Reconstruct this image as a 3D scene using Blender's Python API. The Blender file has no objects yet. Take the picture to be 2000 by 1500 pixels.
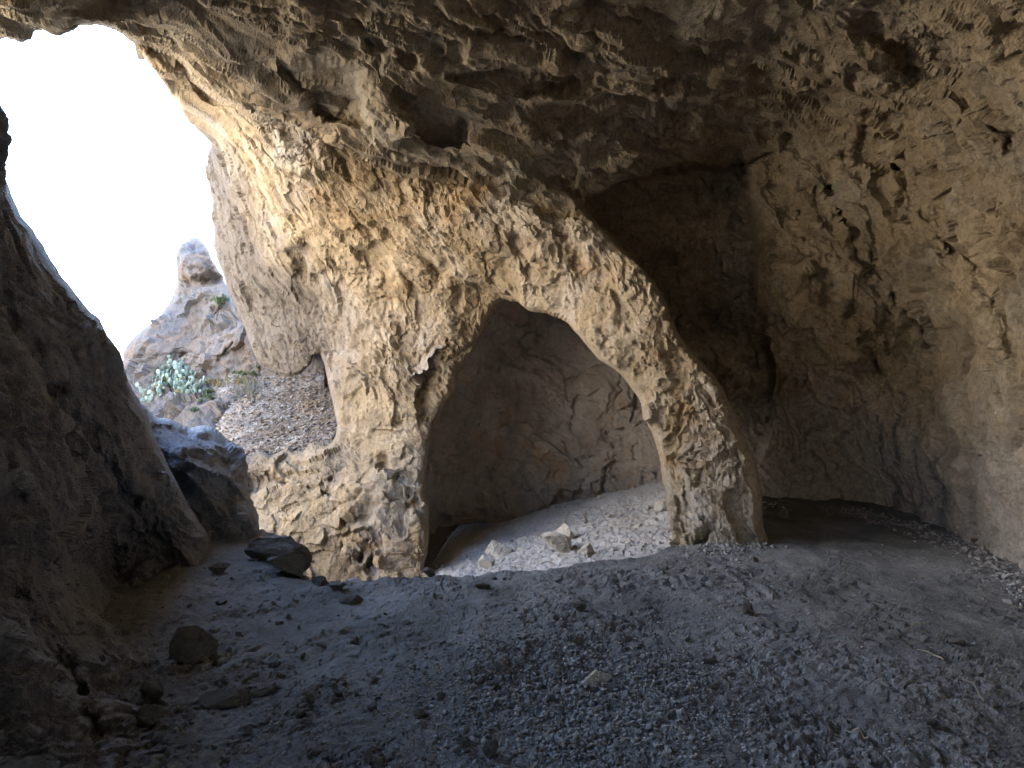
import bpy, bmesh, math, random
import numpy as np

# ------------------------------------------------------------------ camera, sky, sun, exposure
scene = bpy.context.scene
COL = scene.collection
FOC, CX, CY, CAMZ = 1200.0, 1000.0, 750.0, 1.6      # focal length, image centre, camera height; rock faces use image pixels and estimated distances

cam_data = bpy.data.cameras.new('camera')
cam_data.sensor_width = 36.0
cam_data.lens = 36.0 * FOC / 2000.0
cam_data.clip_start = 0.05
cam_data.clip_end = 3000.0
cam = bpy.data.objects.new('camera', cam_data)
COL.objects.link(cam)
cam.location = (0, 0, CAMZ)
cam.rotation_euler = (math.radians(90), 0, 0)
scene.camera = cam

SUN_ELEV, SUN_AZ = 42.0, 72.0        # azimuth: degrees clockwise from +Y (so the sun stands to the right, over the massif)
world = bpy.data.worlds.new('World')
scene.world = world
world.use_nodes = True
wn = world.node_tree
wn.nodes.clear()
w_out = wn.nodes.new('ShaderNodeOutputWorld')
w_bg = wn.nodes.new('ShaderNodeBackground')
w_sky = wn.nodes.new('ShaderNodeTexSky')
w_sky.sky_type = 'NISHITA'
w_sky.sun_disc = False
w_sky.sun_elevation = math.radians(SUN_ELEV)
w_sky.sun_rotation = math.radians(SUN_AZ)
w_sky.air_density = 1.0
w_sky.dust_density = 2.0
w_sky.ozone_density = 1.0
w_bg.inputs['Strength'].default_value = 0.15
wn.links.new(w_sky.outputs[0], w_bg.inputs[0])
wn.links.new(w_bg.outputs[0], w_out.inputs[0])

sun_data = bpy.data.lights.new('sun', 'SUN')
sun_data.energy = 5.0
sun_data.angle = math.radians(0.5)
sun_data.color = (1.0, 0.95, 0.88)
sun = bpy.data.objects.new('sun', sun_data)
COL.objects.link(sun)
_a, _e = math.radians(SUN_AZ), math.radians(SUN_ELEV)
import mathutils
sun_dir = mathutils.Vector((math.sin(_a) * math.cos(_e), math.cos(_a) * math.cos(_e), math.sin(_e)))
sun.rotation_euler = sun_dir.to_track_quat('Z', 'Y').to_euler()
sun.location = sun_dir * 60

scene.view_settings.view_transform = 'Standard'
scene.view_settings.look = 'None'
scene.view_settings.exposure = 4.7
scene.view_settings.gamma = 1.0
scene.view_settings.use_curve_mapping = False
scene.render.engine = 'CYCLES'
cy = scene.cycles
cy.use_denoising = True
try:
    cy.denoiser = 'OPENIMAGEDENOISE'
    cy.denoising_input_passes = 'RGB_ALBEDO_NORMAL'
    cy.denoising_prefilter = 'ACCURATE'
except Exception:
    pass
cy.max_bounces = 6
cy.diffuse_bounces = 6
cy.glossy_bounces = 2
cy.sample_clamp_indirect = 1.5
cy.use_guiding = True
cy.use_surface_guiding = True
cy.guiding_training_samples = 96
cy.use_adaptive_sampling = False

rng = np.random.default_rng(7)
random.seed(7)

# ------------------------------------------------------------------ noise
_G = np.random.default_rng(1).normal(size=(256, 3))
_G = (_G / np.linalg.norm(_G, axis=1)[:, None]).astype(np.float32)
_R = np.random.default_rng(2).random((4096, 6)).astype(np.float32)


def _hash(i, j, k, seed):
    h = (i.astype(np.int64) * 73856093) ^ (j.astype(np.int64) * 19349663) ^ (k.astype(np.int64) * 83492791) ^ (seed * 2654435761)
    h = (h ^ (h >> 13)) * 1274126177
    return (h ^ (h >> 16)) & 0x7fffffff


def _chunks(fn, P, *a):
    P = np.asarray(P, dtype=np.float32)
    out = np.empty(len(P), np.float32)
    for s in range(0, len(P), 60000):
        out[s:s + 60000] = fn(P[s:s + 60000], *a)
    return out


def _perlin(P, seed):
    I = np.floor(P).astype(np.int32)
    F = P - I
    U = F * F * F * (F * (F * 6 - 15) + 10)
    r = 0
    for dx in (0, 1):
        wx = U[:, 0] if dx else 1 - U[:, 0]
        for dy in (0, 1):
            wy = U[:, 1] if dy else 1 - U[:, 1]
            for dz in (0, 1):
                wz = U[:, 2] if dz else 1 - U[:, 2]
                g = _G[_hash(I[:, 0] + dx, I[:, 1] + dy, I[:, 2] + dz, seed) & 255]
                r = r + wx * wy * wz * (g[:, 0] * (F[:, 0] - dx) + g[:, 1] * (F[:, 1] - dy) + g[:, 2] * (F[:, 2] - dz))
    return r * 1.5


def perlin(P, seed=0):
    return _chunks(_perlin, P, seed)


def lod(c):
    """fade out relief finer than the local mesh spacing (c = frequency x spacing)"""
    t = np.clip((0.55 - c) / 0.35, 0, 1)
    return t * t * (3 - 2 * t)


def fbm(P, octaves=4, seed=0, gain=0.5, ridged=False, cut=None):
    P = np.asarray(P, dtype=np.float32)
    r, a = 0, 1.0
    for o in range(octaves):
        n = perlin(P, seed + o * 17)
        if ridged:
            n = 1 - 2 * np.abs(n)
        r = r + a * (n if cut is None else n * lod(cut * 2.03 ** o))
        a *= gain
        P = P * 2.03 + 3.1
    return r


def _cells(P, seed, mode):
    """nearest feature point of a jittered lattice. mode 0: a tilted plane per cell, 1: distance, 2: F2-F1, 3: random value"""
    B = np.floor(P - 0.5).astype(np.int32)
    best = np.full(len(P), 9e9, np.float32)
    sec = np.full(len(P), 9e9, np.float32)
    val = np.zeros(len(P), np.float32)
    for dx in (0, 1):
        for dy in (0, 1):
            for dz in (0, 1):
                i, j, k = B[:, 0] + dx, B[:, 1] + dy, B[:, 2] + dz
                R = _R[_hash(i, j, k, seed) & 4095]
                ox = P[:, 0] - i - 0.15 - 0.7 * R[:, 0]
                oy = P[:, 1] - j - 0.15 - 0.7 * R[:, 1]
                oz = P[:, 2] - k - 0.15 - 0.7 * R[:, 2]
                d = ox * ox + oy * oy + oz * oz
                m = d < best
                if mode == 0:
                    v = (R[:, 3] - .5) * 2 * ox + (R[:, 4] - .5) * 2 * oy + (R[:, 5] - .5) * 2 * oz + (R[:, 3] + R[:, 5] - 1) * 0.35
                elif mode == 3:
                    v = R[:, 4]
                else:
                    v = None
                if v is not None:
                    val = np.where(m, v, val)
                sec = np.where(m, best, np.minimum(sec, d))
                best = np.where(m, d, best)
    if mode == 1:
        return np.sqrt(best)
    if mode == 2:
        return np.sqrt(sec) - np.sqrt(best)
    return val


def facet(P, seed=0):
    return _chunks(_cells, P, seed, 0)


def worley(P, seed=0):
    return _chunks(_cells, P, seed, 1)


def cracks(P, seed=0):
    return _chunks(_cells, P, seed, 2)


def sstep(a, b, x):
    t = np.clip((x - a) / (b - a), 0, 1)
    return t * t * (3 - 2 * t)


# ------------------------------------------------------------------ mesh helpers
def at(px, py, Y):
    """an image pixel (as seen from the camera) and an estimated distance -> a point of the place"""
    return ((px - CX) / FOC * Y, Y, CAMZ + (CY - py) / FOC * Y)


def vnormals(V, F):
    n = np.zeros_like(V)
    fn = np.cross(V[F[:, 2]] - V[F[:, 0]], V[F[:, 3 if F.shape[1] == 4 else 1]] - V[F[:, 1 if F.shape[1] == 4 else 0]])
    if F.shape[1] == 3:
        fn = np.cross(V[F[:, 1]] - V[F[:, 0]], V[F[:, 2]] - V[F[:, 0]])
    for k in range(F.shape[1]):
        for c in range(3):
            n[:, c] += np.bincount(F[:, k], weights=fn[:, c], minlength=len(V))
    return n / (np.linalg.norm(n, axis=1)[:, None] + 1e-12)


def make_mesh(name, V, F, mat, smooth=True):
    V = np.ascontiguousarray(V, dtype=np.float32)
    F = np.ascontiguousarray(F, dtype=np.int32)
    me = bpy.data.meshes.new(name)
    me.vertices.add(len(V))
    me.vertices.foreach_set('co', V.ravel())
    k = F.shape[1]
    me.loops.add(len(F) * k)
    me.loops.foreach_set('vertex_index', F.ravel())
    me.polygons.add(len(F))
    me.polygons.foreach_set('loop_start', np.arange(0, len(F) * k, k, dtype=np.int32))
    try:
        me.polygons.foreach_set('loop_total', np.full(len(F), k, dtype=np.int32))
    except Exception:
        pass
    me.update(calc_edges=True)
    me.validate()
    me.polygons.foreach_set('use_smooth', np.full(len(me.polygons), smooth, dtype=bool))
    if mat is not None:
        me.materials.append(mat)
    return me


def link(name, me, label=None, cat=None, group=None, kind=None, parent=None, loc=None, rot=None, scale=None):
    o = bpy.data.objects.new(name, me)
    COL.objects.link(o)
    if label: o['label'] = label
    if cat: o['category'] = cat
    if group: o['group'] = group
    if kind: o['kind'] = kind
    if parent: o.parent = parent
    if loc is not None: o.location = loc
    if rot is not None: o.rotation_euler = rot
    if scale is not None: o.scale = scale
    return o


def rebase(V):
    """put the object's origin at its base; returns (local verts, location)"""
    b = np.array([V[:, 0].mean(), V[:, 1].mean(), V[:, 2].min()])
    return V - b, tuple(b)


def inside(poly, X, Y):
    r = np.zeros(X.shape, bool)
    n = len(poly)
    for i in range(n):
        x0, y0 = poly[i]
        x1, y1 = poly[(i + 1) % n]
        if y0 == y1:
            continue
        c = ((y0 > Y) != (y1 > Y)) & (X < (x1 - x0) * (Y - y0) / (y1 - y0) + x0)
        r ^= c
    return r


def seg_dist(pts, X, Y, closed=True):
    d = np.full(X.shape, 1e9, np.float32)
    n = len(pts)
    for i in range(n if closed else n - 1):
        x0, y0 = pts[i][:2]
        x1, y1 = pts[(i + 1) % n][:2]
        dx, dy = x1 - x0, y1 - y0
        t = np.clip(((X - x0) * dx + (Y - y0) * dy) / (dx * dx + dy * dy + 1e-9), 0, 1)
        d = np.minimum(d, (X - x0 - t * dx) ** 2 + (Y - y0 - t * dy) ** 2)
    return np.sqrt(d)


def smooth_poly(p, n=3):
    """Catmull-Rom through a closed outline"""
    p = np.array(p, float)
    q = []
    for i in range(len(p)):
        a, b, c, d = p[i - 1], p[i], p[(i + 1) % len(p)], p[(i + 2) % len(p)]
        for k in range(n):
            t = k / n
            q.append(0.5 * (2 * b + (c - a) * t + (2 * a - 5 * b + 4 * c - d) * t * t + (3 * b - a - 3 * c + d) * t ** 3))
    return [tuple(v) for v in q]


def tps(ctrl, X, Y):
    """thin-plate spline of the inverse distance (planes stay planes)"""
    c = np.array(ctrl, float)
    sx = c[:, :2] / 500.0
    n = len(c)

    def U(r2):
        return r2 * np.log(r2 + 1e-12)
    K = U(((sx[:, None] - sx[None]) ** 2).sum(-1)) + np.eye(n) * 2e-4
    A = np.zeros((n + 3, n + 3))
    A[:n, :n] = K
    A[:n, n] = 1; A[:n, n + 1:] = sx
    A[n, :n] = 1; A[n + 1:, :n] = sx.T
    b = np.zeros(n + 3)
    b[:n] = 1 / c[:, 2]
    w = np.linalg.solve(A, b)
    x, y = X.ravel() / 500.0, Y.ravel() / 500.0
    r = w[n] + w[n + 1] * x + w[n + 2] * y
    for i in range(n):
        r = r + w[i] * U((x - sx[i, 0]) ** 2 + (y - sx[i, 1]) ** 2)
    return (1 / np.clip(r, 1 / 40.0, 2.0)).reshape(X.shape)


def axis(lo, hi, fine_lo, fine_hi, step, coarse):
    a = np.arange(lo, fine_lo, coarse) if lo < fine_lo else np.zeros(0)
    b = np.arange(max(lo, fine_lo), min(hi, fine_hi), step)
    c = np.arange(min(hi, fine_hi), hi + coarse, coarse) if hi > fine_hi else np.zeros(0)
    return np.concatenate([a, b, c])


def rock_face(outline, ctrl, step=3.0, feats=(), rnd=(30, 0.35), thick=1.2, nskirt=8, fine=(-60, 2060, -60, 1560), smooth=2, jag=2.2, xfine=None):
    """A rock mass from its outline in image pixels and estimated distances: front face, rounded rims and thick sides running back."""
    poly = smooth_poly(outline, smooth) if smooth > 1 else outline
    pa, out = np.array(poly, float), []
    for i in range(len(pa)):                        # weathered, broken rim
        a, b = pa[i], pa[(i + 1) % len(pa)]
        for k in range(max(1, int(np.hypot(*(b - a)) / 9))):
            out.append(a + (b - a) * k / max(1, int(np.hypot(*(b - a)) / 9)))
    pa = np.array(out)
    q3 = np.concatenate([pa / 34.0, np.zeros((len(pa), 1))], 1)
    pa = pa + jag * np.stack([fbm(q3, 3, 811, 0.7), fbm(q3 + 50, 3, 812, 0.7)], 1)
    poly = [tuple(v) for v in pa]
    ox = [p[0] for p in poly]; oy = [p[1] for p in poly]
    gx = axis(min(ox), max(ox), fine[0], fine[1], step, step * 4)
    gy = axis(min(oy), max(oy), fine[2], fine[3], step, step * 4)
    if xfine:        # closer columns where the face turns away
        gx = np.concatenate([gx[gx < xfine[0]], np.arange(xfine[0], xfine[1], xfine[2]), gx[gx >= xfine[1]]])
    X, Y = np.meshgrid(gx, gy)
    M = inside(poly, X, Y)
    idx = -np.ones(X.shape, np.int64)
    q = M[:-1, :-1] & M[:-1, 1:] & M[1:, :-1] & M[1:, 1:]
    use = np.zeros_like(M)
    use[:-1, :-1] |= q; use[:-1, 1:] |= q; use[1:, :-1] |= q; use[1:, 1:] |= q
    idx[use] = np.arange(use.sum())
    x, y = X[use].astype(float), Y[use].astype(float)
    qi, qj = np.nonzero(q)
    F = np.stack([idx[qi, qj], idx[qi + 1, qj], idx[qi + 1, qj + 1], idx[qi, qj + 1]], 1)
    E = np.concatenate([F[:, [0, 1]], F[:, [1, 2]], F[:, [2, 3]], F[:, [3, 0]]])
    key = np.sort(E, 1); key = key[:, 0] * (len(x) + 1) + key[:, 1]
    _, inv, cnt = np.unique(key, return_inverse=True, return_counts=True)
    B = E[cnt[inv] == 1]
    bv = np.unique(B)
    bx, by = x[bv], y[bv]
    bd = np.full(len(bv), 1e9); nx, ny = bx.copy(), by.copy()
    for i in range(len(poly)):                      # the rim verts lie on the outline itself
        (x0, y0), (x1, y1) = poly[i], poly[(i + 1) % len(poly)]
        dx, dy = x1 - x0, y1 - y0
        t = np.clip(((bx - x0) * dx + (by - y0) * dy) / (dx * dx + dy * dy + 1e-9), 0, 1)
        qx, qy = x0 + t * dx, y0 + t * dy
        dd = (bx - qx) ** 2 + (by - qy) ** 2
        m = dd < bd
        bd = np.where(m, dd, bd); nx = np.where(m, qx, nx); ny = np.where(m, qy, ny)
    far = bd > (step * 3) ** 2
    x[bv] = np.where(far, bx, nx); y[bv] = np.where(far, by, ny)
    D = tps(ctrl, x, y)
    d = seg_dist(poly, x, y)
    w, R = rnd
    t = np.clip(1 - d / w, 0, 1)
    D = D + R * (1 - np.sqrt(np.clip(1 - t * t, 0, 1)))
    u3 = np.stack([x / 42.0, y / 42.0, 0 * x], 1)
    x_, y_ = x, y
    wid = 0.7 + 0.8 * sstep(-0.5, 0.5, fbm(u3 * 0.8, 2, 823))
    x = x + 8 * fbm(u3, 3, 821, 0.6); y = y + 8 * fbm(u3 + 40, 3, 822, 0.6)
    for f in feats:
        kind = f[0]
        if kind == 'recess':      # ('recess', polygon, depth m, softness px)
            _, pg, dep, soft = f
            s = seg_dist(pg, x, y)
            s = np.where(inside(pg, x, y), s, -s)
            D = D + dep * sstep(-soft, soft, s)
        elif kind == 'groove':    # ('groove', polyline, half width px, depth m)
            _, pl, hw, dep = f
            s = seg_dist(pl, x, y, closed=False)
            D = D + 0.6 * dep * wid * np.exp(-(s / (1.5 * hw * wid)) ** 2)
        elif kind == 'lump':      # ('lump', cx, cy, rx, ry, angle, height m)
            _, cx, cy_, rx, ry, an, h = f
            ca, sa = math.cos(an), math.sin(an)
            u = ((x - cx) * ca + (y - cy_) * sa) / rx
            v = (-(x - cx) * sa + (y - cy_) * ca) / ry
            D = D - h * np.exp(-(u * u + v * v))
    x, y = x_, y_
    V = np.stack([(x - CX) / FOC * D, D, CAMZ + (CY - y) / FOC * D], 1)
    remap = -np.ones(len(V), np.int64)
    remap[bv] = np.arange(len(bv))
    dirs = V[bv] - np.array([0, 0, CAMZ])
    dirs /= np.linalg.norm(dirs, axis=1)[:, None]
    Nb = vnormals(V, F)[bv]
    lat = Nb - (Nb * dirs).sum(1)[:, None] * dirs
    layers = [bv]
    VV = [V]
    off = len(V)
    for k in range(1, nskirt + 1):
        tt = (thick(x[bv]) if callable(thick) else thick) * (k / nskirt) ** 1.3
        tt = np.broadcast_to(np.asarray(tt, float).reshape(-1, 1), (len(bv), 1))
        VV.append(V[bv] + dirs * tt - lat * (0.04 + 0.22 * tt))
        layers.append(np.arange(off, off + len(bv)))
        off += len(bv)
    FF = [F]
    a, b = remap[B[:, 0]], remap[B[:, 1]]
    for k in range(nskirt):
        FF.append(np.stack([layers[k][b], layers[k][a], layers[k + 1][a], layers[k + 1][b]], 1))
    global FRONT
    FRONT = len(V)
    return np.concatenate(VV), np.concatenate(FF)


FRONT = 0


def lin_coords(P, lin, stretch):
    l = np.array(lin, float)
    l /= np.linalg.norm(l)
    s = (P @ l)
    return (P - np.outer(s * (1 - 1 / stretch), l)).astype(np.float32)


def billow(P, octaves=4, seed=0, gain=0.5, cut=None):
    P = np.asarray(P, dtype=np.float32)
    r, a = 0, 1.0
    for o in range(octaves):
        n = np.abs(perlin(P, seed + o * 17)) * 2 - 0.5
        r = r + a * (n if cut is None else n * lod(cut * 2.07 ** o))
        a *= gain
        P = P * 2.07 + 5.3
    return r


def rock_relief(P, lin=(0, 0, 1), stretch=2.0, seed=0, big=0.12, mid=0.08, rough=0.06, chip=0.03, pits=0.0, ridge=0.0, hollow=0.0, strata=0.0, f=1.0, h=None):
    """broken rock: lumps, tilted fracture facets, crumbly fractal relief, chips and pits, all drawn out along the bedding"""
    P = P.astype(np.float32)
    h = np.full(len(P), 1e-4) if h is None else h
    W = np.stack([fbm(P * 0.8 + 11, 3, seed + 1), fbm(P * 0.8 + 37, 3, seed + 2), fbm(P * 0.8 + 71, 3, seed + 3)], 1) * 0.22
    W = W + 0.035 * np.stack([fbm(P * 5, 2, seed + 41), fbm(P * 5 + 9, 2, seed + 42), fbm(P * 5 + 23, 2, seed + 43)], 1)
    Q = lin_coords(P + W, lin, stretch)
    Q2 = lin_coords(P + W * 0.5, lin, 1 + (stretch - 1) * 0.5)
    d = big * fbm(P * 0.6, 3, seed + 5)
    d = d + mid * (facet(Q * 1.5 * f, seed + 7) * lod(1.5 * f * h) + 0.55 * facet(Q * 3.3 * f, seed + 11) * lod(3.3 * f * h))
    patch = 0.40 + 0.85 * sstep(-0.4, 0.5, fbm(P * 0.9 + 5, 3, seed + 9))
    d = d + rough * (0.55 * fbm(Q * 2.6 * f, 6, seed + 13, 0.6, cut=2.6 * f * h) - 0.5 * billow(Q * 3.9 * f, 5, seed + 14, 0.6, cut=3.9 * f * h)) * patch
    d = d + chip * (facet(Q2 * 9.5 * f, seed + 15) * lod(9.5 * f * h) + 0.55 * facet(Q2 * 21.0 * f, seed + 19) * lod(21 * f * h)) * patch
    if ridge:
        d = d + ridge * (fbm(Q * 2.3 * f + 7, 5, seed + 25, 0.58, ridged=True, cut=2.3 * f * h) - 0.6) * patch
    if hollow:
        d = d - hollow * sstep(0.12, 0.55, fbm(Q * 1.7 * f + 3, 5, seed + 27, 0.55, cut=1.7 * f * h)) * lod(2.0 * f * h)
    if pits:
        r = worley(Q * 2.2 * f + 4.3, seed + 21)
        d = d - pits * sstep(0.30, 0.12, r) * lod(4 * f * h)
        r = worley(Q2 * 6.0 * f + 1.3, seed + 23)
        d = d - pits * 0.4 * sstep(0.28, 0.12, r) * lod(10 * f * h)
    if strata:      # overlapping beds, broken off along their edges
        n = np.cross(lin, (0.1, 0.05, 1.0)); n = n / np.linalg.norm(n)
        for k, (fr, am) in enumerate(((1.15, 1.0), (2.7, 0.5))):
            t = (P @ n.astype(np.float32)) * fr + 0.75 * fbm(P * 0.75 + 9 * k, 4, seed + 51 + k)
            t = t - np.floor(t)
            d = d + strata * am * (t ** 1.6 - 0.4 - sstep(0.9, 1.0, t) * 0.6) * sstep(-0.5, 0.3, fbm(P * 0.6 + 31, 2, seed + 55 + k)) * lod(fr * 4 * h)
    return d


def spacing(V, F):
    """local mesh spacing at each vertex"""
    L = np.max([np.linalg.norm(V[F[:, a]] - V[F[:, b]], axis=1) for a, b in ((0, 1), (1, 2), (2, 3), (3, 0))], axis=0)
    cn = np.bincount(F.ravel(), minlength=len(V)) + 1e-9
    for _ in range(3):
        Lv = np.bincount(F.ravel(), weights=np.repeat(L, 4), minlength=len(V)) / cn
        L = np.maximum(L, Lv[F].mean(1))
    return Lv


# ------------------------------------------------------------------ materials
def ramp(nt, fac, stops):
    r = nt.nodes.new('ShaderNodeValToRGB')
    el = r.color_ramp.elements
    while len(el) > 1:
        el.remove(el[-1])
    el[0].position = stops[0][0]; el[0].color = (*stops[0][1], 1)
    for p, c in stops[1:]:
        e = el.new(p); e.color = (*c, 1)
    nt.links.new(fac, r.inputs[0])
    return r.outputs[0]


def noise_node(nt, vec, scale, detail=5, rough=0.55, dist=0.0):
    n = nt.nodes.new('ShaderNodeTexNoise')
    n.inputs['Scale'].default_value = scale
    n.inputs['Detail'].default_value = detail
    n.inputs['Roughness'].default_value = rough
    n.inputs['Distortion'].default_value = dist
    nt.links.new(vec, n.inputs['Vector'])
    return n.outputs['Fac']


def mix(nt, a, b, fac, mode='MIX'):
    m = nt.nodes.new('ShaderNodeMix')
    m.data_type = 'RGBA'
    m.blend_type = mode
    for s, v in ((0, fac), (6, a), (7, b)):
        if hasattr(v, 'is_linked') or isinstance(v, bpy.types.NodeSocket):
            nt.links.new(v, m.inputs[s])
        elif s == 0:
            m.inputs[0].default_value = v
        else:
            m.inputs[s].default_value = (*v, 1)
    return m.outputs[2]


def rock_material(name, cols, stain=(0.30, 0.19, 0.09), grey=(0.36, 0.35, 0.33), stain_amt=0.5, grey_amt=0.5, scale=1.0,
                  patina_dim=None, dust=None, rough=0.92, bump=1.0, bump_scale=30.0, spec=0.25, speck=0.25, objrand=0.0):
    m = bpy.data.materials.new(name)
    m.use_nodes = True
    nt = m.node_tree
    bs = nt.nodes['Principled BSDF']
    tc = nt.nodes.new('ShaderNodeTexCoord')
    geo = nt.nodes.new('ShaderNodeNewGeometry')
    vec = geo.outputs['Position'] if not objrand else tc.outputs['Object']
    f1 = noise_node(nt, vec, 1.1 * scale, 6, 0.6, 0.4)
    c = ramp(nt, f1, [(0.30, cols[0]), (0.5, cols[1]), (0.70, cols[2])])
    f2 = noise_node(nt, vec, 0.55 * scale, 5, 0.6, 0.8)
    g = ramp(nt, f2, [(0.48, (0, 0, 0)), (0.66, (grey_amt,) * 3)])
    c = mix(nt, c, grey, g)
    f3 = noise_node(nt, vec, 0.9 * scale + 0.13, 6, 0.65, 1.2)
    s = ramp(nt, f3, [(0.52, (0, 0, 0)), (0.68, (stain_amt,) * 3)])
    c = mix(nt, c, stain, s)
    if patina_dim:      # weathered outer cliff skin, colour darkened further to offset strong daylight: (y start, y full, colour)
        sx = nt.nodes.new('ShaderNodeSeparateXYZ'); nt.links.new(vec, sx.inputs[0])
        wob = nt.nodes.new('ShaderNodeMath'); wob.operation = 'MULTIPLY_ADD'
        nt.links.new(noise_node(nt, vec, 1.3, 6, 0.65), wob.inputs[0]); wob.inputs[1].default_value = 3.0
        nt.links.new(sx.outputs[1], wob.inputs[2])
        mr = nt.nodes.new('ShaderNodeMapRange')
        mr.inputs[1].default_value = patina_dim[0] + 1.5; mr.inputs[2].default_value = patina_dim[1] + 1.5
        nt.links.new(wob.outputs[0], mr.inputs[0])
        c = mix(nt, c, mix(nt, patina_dim[2], patina_dim[3], f2), mr.outputs[0])
    if dust:        # a coat of pale dust that has settled on the foot of the wall: (full below z, none above z, colour)
        sx = nt.nodes.new('ShaderNodeSeparateXYZ'); nt.links.new(vec, sx.inputs[0])
        wob = nt.nodes.new('ShaderNodeMath'); wob.operation = 'MULTIPLY_ADD'
        nt.links.new(noise_node(nt, vec, 2.1, 6, 0.7), wob.inputs[0]); wob.inputs[1].default_value = -2.4
        nt.links.new(sx.outputs[2], wob.inputs[2])
        mr = nt.nodes.new('ShaderNodeMapRange')
        mr.inputs[1].default_value = dust[1] - 1.2; mr.inputs[2].default_value = dust[0] - 1.2
        mr.inputs[3].default_value = 0.0; mr.inputs[4].default_value = 0.8
        nt.links.new(wob.outputs[0], mr.inputs[0])
        c = mix(nt, c, dust[2], mr.outputs[0])
    f4 = noise_node(nt, vec, 17.0 * max(scale, 1.0), 7, 0.78)
    sp = ramp(nt, f4, [(0.30, (1 - speck,) * 3), (0.5, (1.0,) * 3), (0.72, (1 + speck * 0.7,) * 3)])
    c = mix(nt, c, sp, 1.0, 'MULTIPLY')
    if objrand:
        oi = nt.nodes.new('ShaderNodeObjectInfo')
        rv = ramp(nt, oi.outputs['Random'], [(0.0, (1 - objrand,) * 3), (1.0, (1 + objrand,) * 3)])
        c = mix(nt, c, rv, 1.0, 'MULTIPLY')
    nt.links.new(c, bs.inputs['Base Color'])
    bs.inputs['Roughness'].default_value = rough
    bs.inputs['Specular IOR Level'].default_value = spec
    n1 = noise_node(nt, vec, bump_scale, 6, 0.7)
    n2 = noise_node(nt, vec, bump_scale * 3.1, 3, 0.6)
    add = nt.nodes.new('ShaderNodeMath'); add.operation = 'MULTIPLY_ADD'
    nt.links.new(n2, add.inputs[0]); add.inputs[1].default_value = 0.4
    nt.links.new(n1, add.inputs[2])
    bp = nt.nodes.new('ShaderNodeBump')
    bp.inputs['Strength'].default_value = bump
    bp.inputs['Distance'].default_value = 0.045
    nt.links.new(add.outputs[0], bp.inputs['Height'])
    nt.links.new(bp.outputs[0], bs.inputs['Normal'])
    return m


def plain_material(name, stops, scale=8.0, rough=0.8, objrand=0.15, spec=0.3):
    m = bpy.data.materials.new(name)
    m.use_nodes = True
    nt = m.node_tree
    bs = nt.nodes['Principled BSDF']
    tc = nt.nodes.new('ShaderNodeTexCoord')
    c = ramp(nt, noise_node(nt, tc.outputs['Object'], scale, 4), stops)
    oi = nt.nodes.new('ShaderNodeObjectInfo')
    c = mix(nt, c, ramp(nt, oi.outputs['Random'], [(0, (1 - objrand,) * 3), (1, (1 + objrand,) * 3)]), 1.0, 'MULTIPLY')
    nt.links.new(c, bs.inputs['Base Color'])
    bs.inputs['Roughness'].default_value = rough
    bs.inputs['Specular IOR Level'].default_value = spec
    return m


M_TAN = rock_material('tan_limestone', [(0.24, 0.176, 0.104), (0.335, 0.258, 0.16), (0.42, 0.338, 0.23)], stain=(0.33, 0.20, 0.085), grey=(0.44, 0.42, 0.40), stain_amt=0.55, grey_amt=0.55, speck=0.5, patina_dim=(9.0, 10.8, (0.095, 0.083, 0.07), (0.165, 0.13, 0.095)))
M_ROOF = rock_material('brown_roof_rock', [(0.215, 0.163, 0.10), (0.32, 0.25, 0.158), (0.42, 0.342, 0.23)], stain=(0.175, 0.13, 0.095), grey=(0.30, 0.285, 0.245), stain_amt=0.5, grey_amt=0.5, speck=0.5, dust=(0.2, 1.7, (0.43, 0.405, 0.385)))
M_DARK = rock_material('dark_wall_rock', [(0.205, 0.22, 0.25), (0.26, 0.275, 0.31), (0.33, 0.335, 0.355)], stain=(0.28, 0.235, 0.20), grey=(0.25, 0.275, 0.32), stain_amt=0.6, grey_amt=0.5, rough=0.72, spec=0.45, speck=0.5)  # bluish tint puts the lens-flare haze into the rock colour
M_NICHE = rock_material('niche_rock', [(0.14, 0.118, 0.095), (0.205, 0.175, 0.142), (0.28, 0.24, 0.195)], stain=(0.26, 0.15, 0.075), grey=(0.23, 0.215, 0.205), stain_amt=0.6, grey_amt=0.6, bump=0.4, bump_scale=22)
M_CLIFF = rock_material('dimmed_cliff_rock', [(0.062, 0.053, 0.046), (0.09, 0.076, 0.065), (0.125, 0.102, 0.083)], stain=(0.16, 0.105, 0.065), grey=(0.066, 0.069, 0.075), stain_amt=0.75, grey_amt=0.7, bump=0.6, bump_scale=16)  # outcrop colour darkened in place of shade to keep it from overexposing
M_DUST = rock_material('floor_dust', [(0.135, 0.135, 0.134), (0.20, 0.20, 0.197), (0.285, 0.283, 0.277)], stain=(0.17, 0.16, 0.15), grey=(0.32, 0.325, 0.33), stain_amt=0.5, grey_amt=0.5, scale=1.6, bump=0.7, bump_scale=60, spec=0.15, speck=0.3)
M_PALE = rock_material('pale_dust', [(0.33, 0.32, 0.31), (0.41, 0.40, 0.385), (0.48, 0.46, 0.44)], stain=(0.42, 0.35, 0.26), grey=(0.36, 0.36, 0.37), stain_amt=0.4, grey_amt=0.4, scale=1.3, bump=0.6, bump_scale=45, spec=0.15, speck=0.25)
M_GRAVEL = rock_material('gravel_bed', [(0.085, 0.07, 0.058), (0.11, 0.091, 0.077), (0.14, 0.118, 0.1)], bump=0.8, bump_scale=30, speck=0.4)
M_STONE = rock_material('loose_stone', [(0.13, 0.125, 0.115), (0.185, 0.175, 0.16), (0.25, 0.24, 0.22)], scale=6, objrand=0.3, bump_scale=70, stain=(0.17, 0.12, 0.085), stain_amt=0.4, grey=(0.24, 0.24, 0.235))
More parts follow.
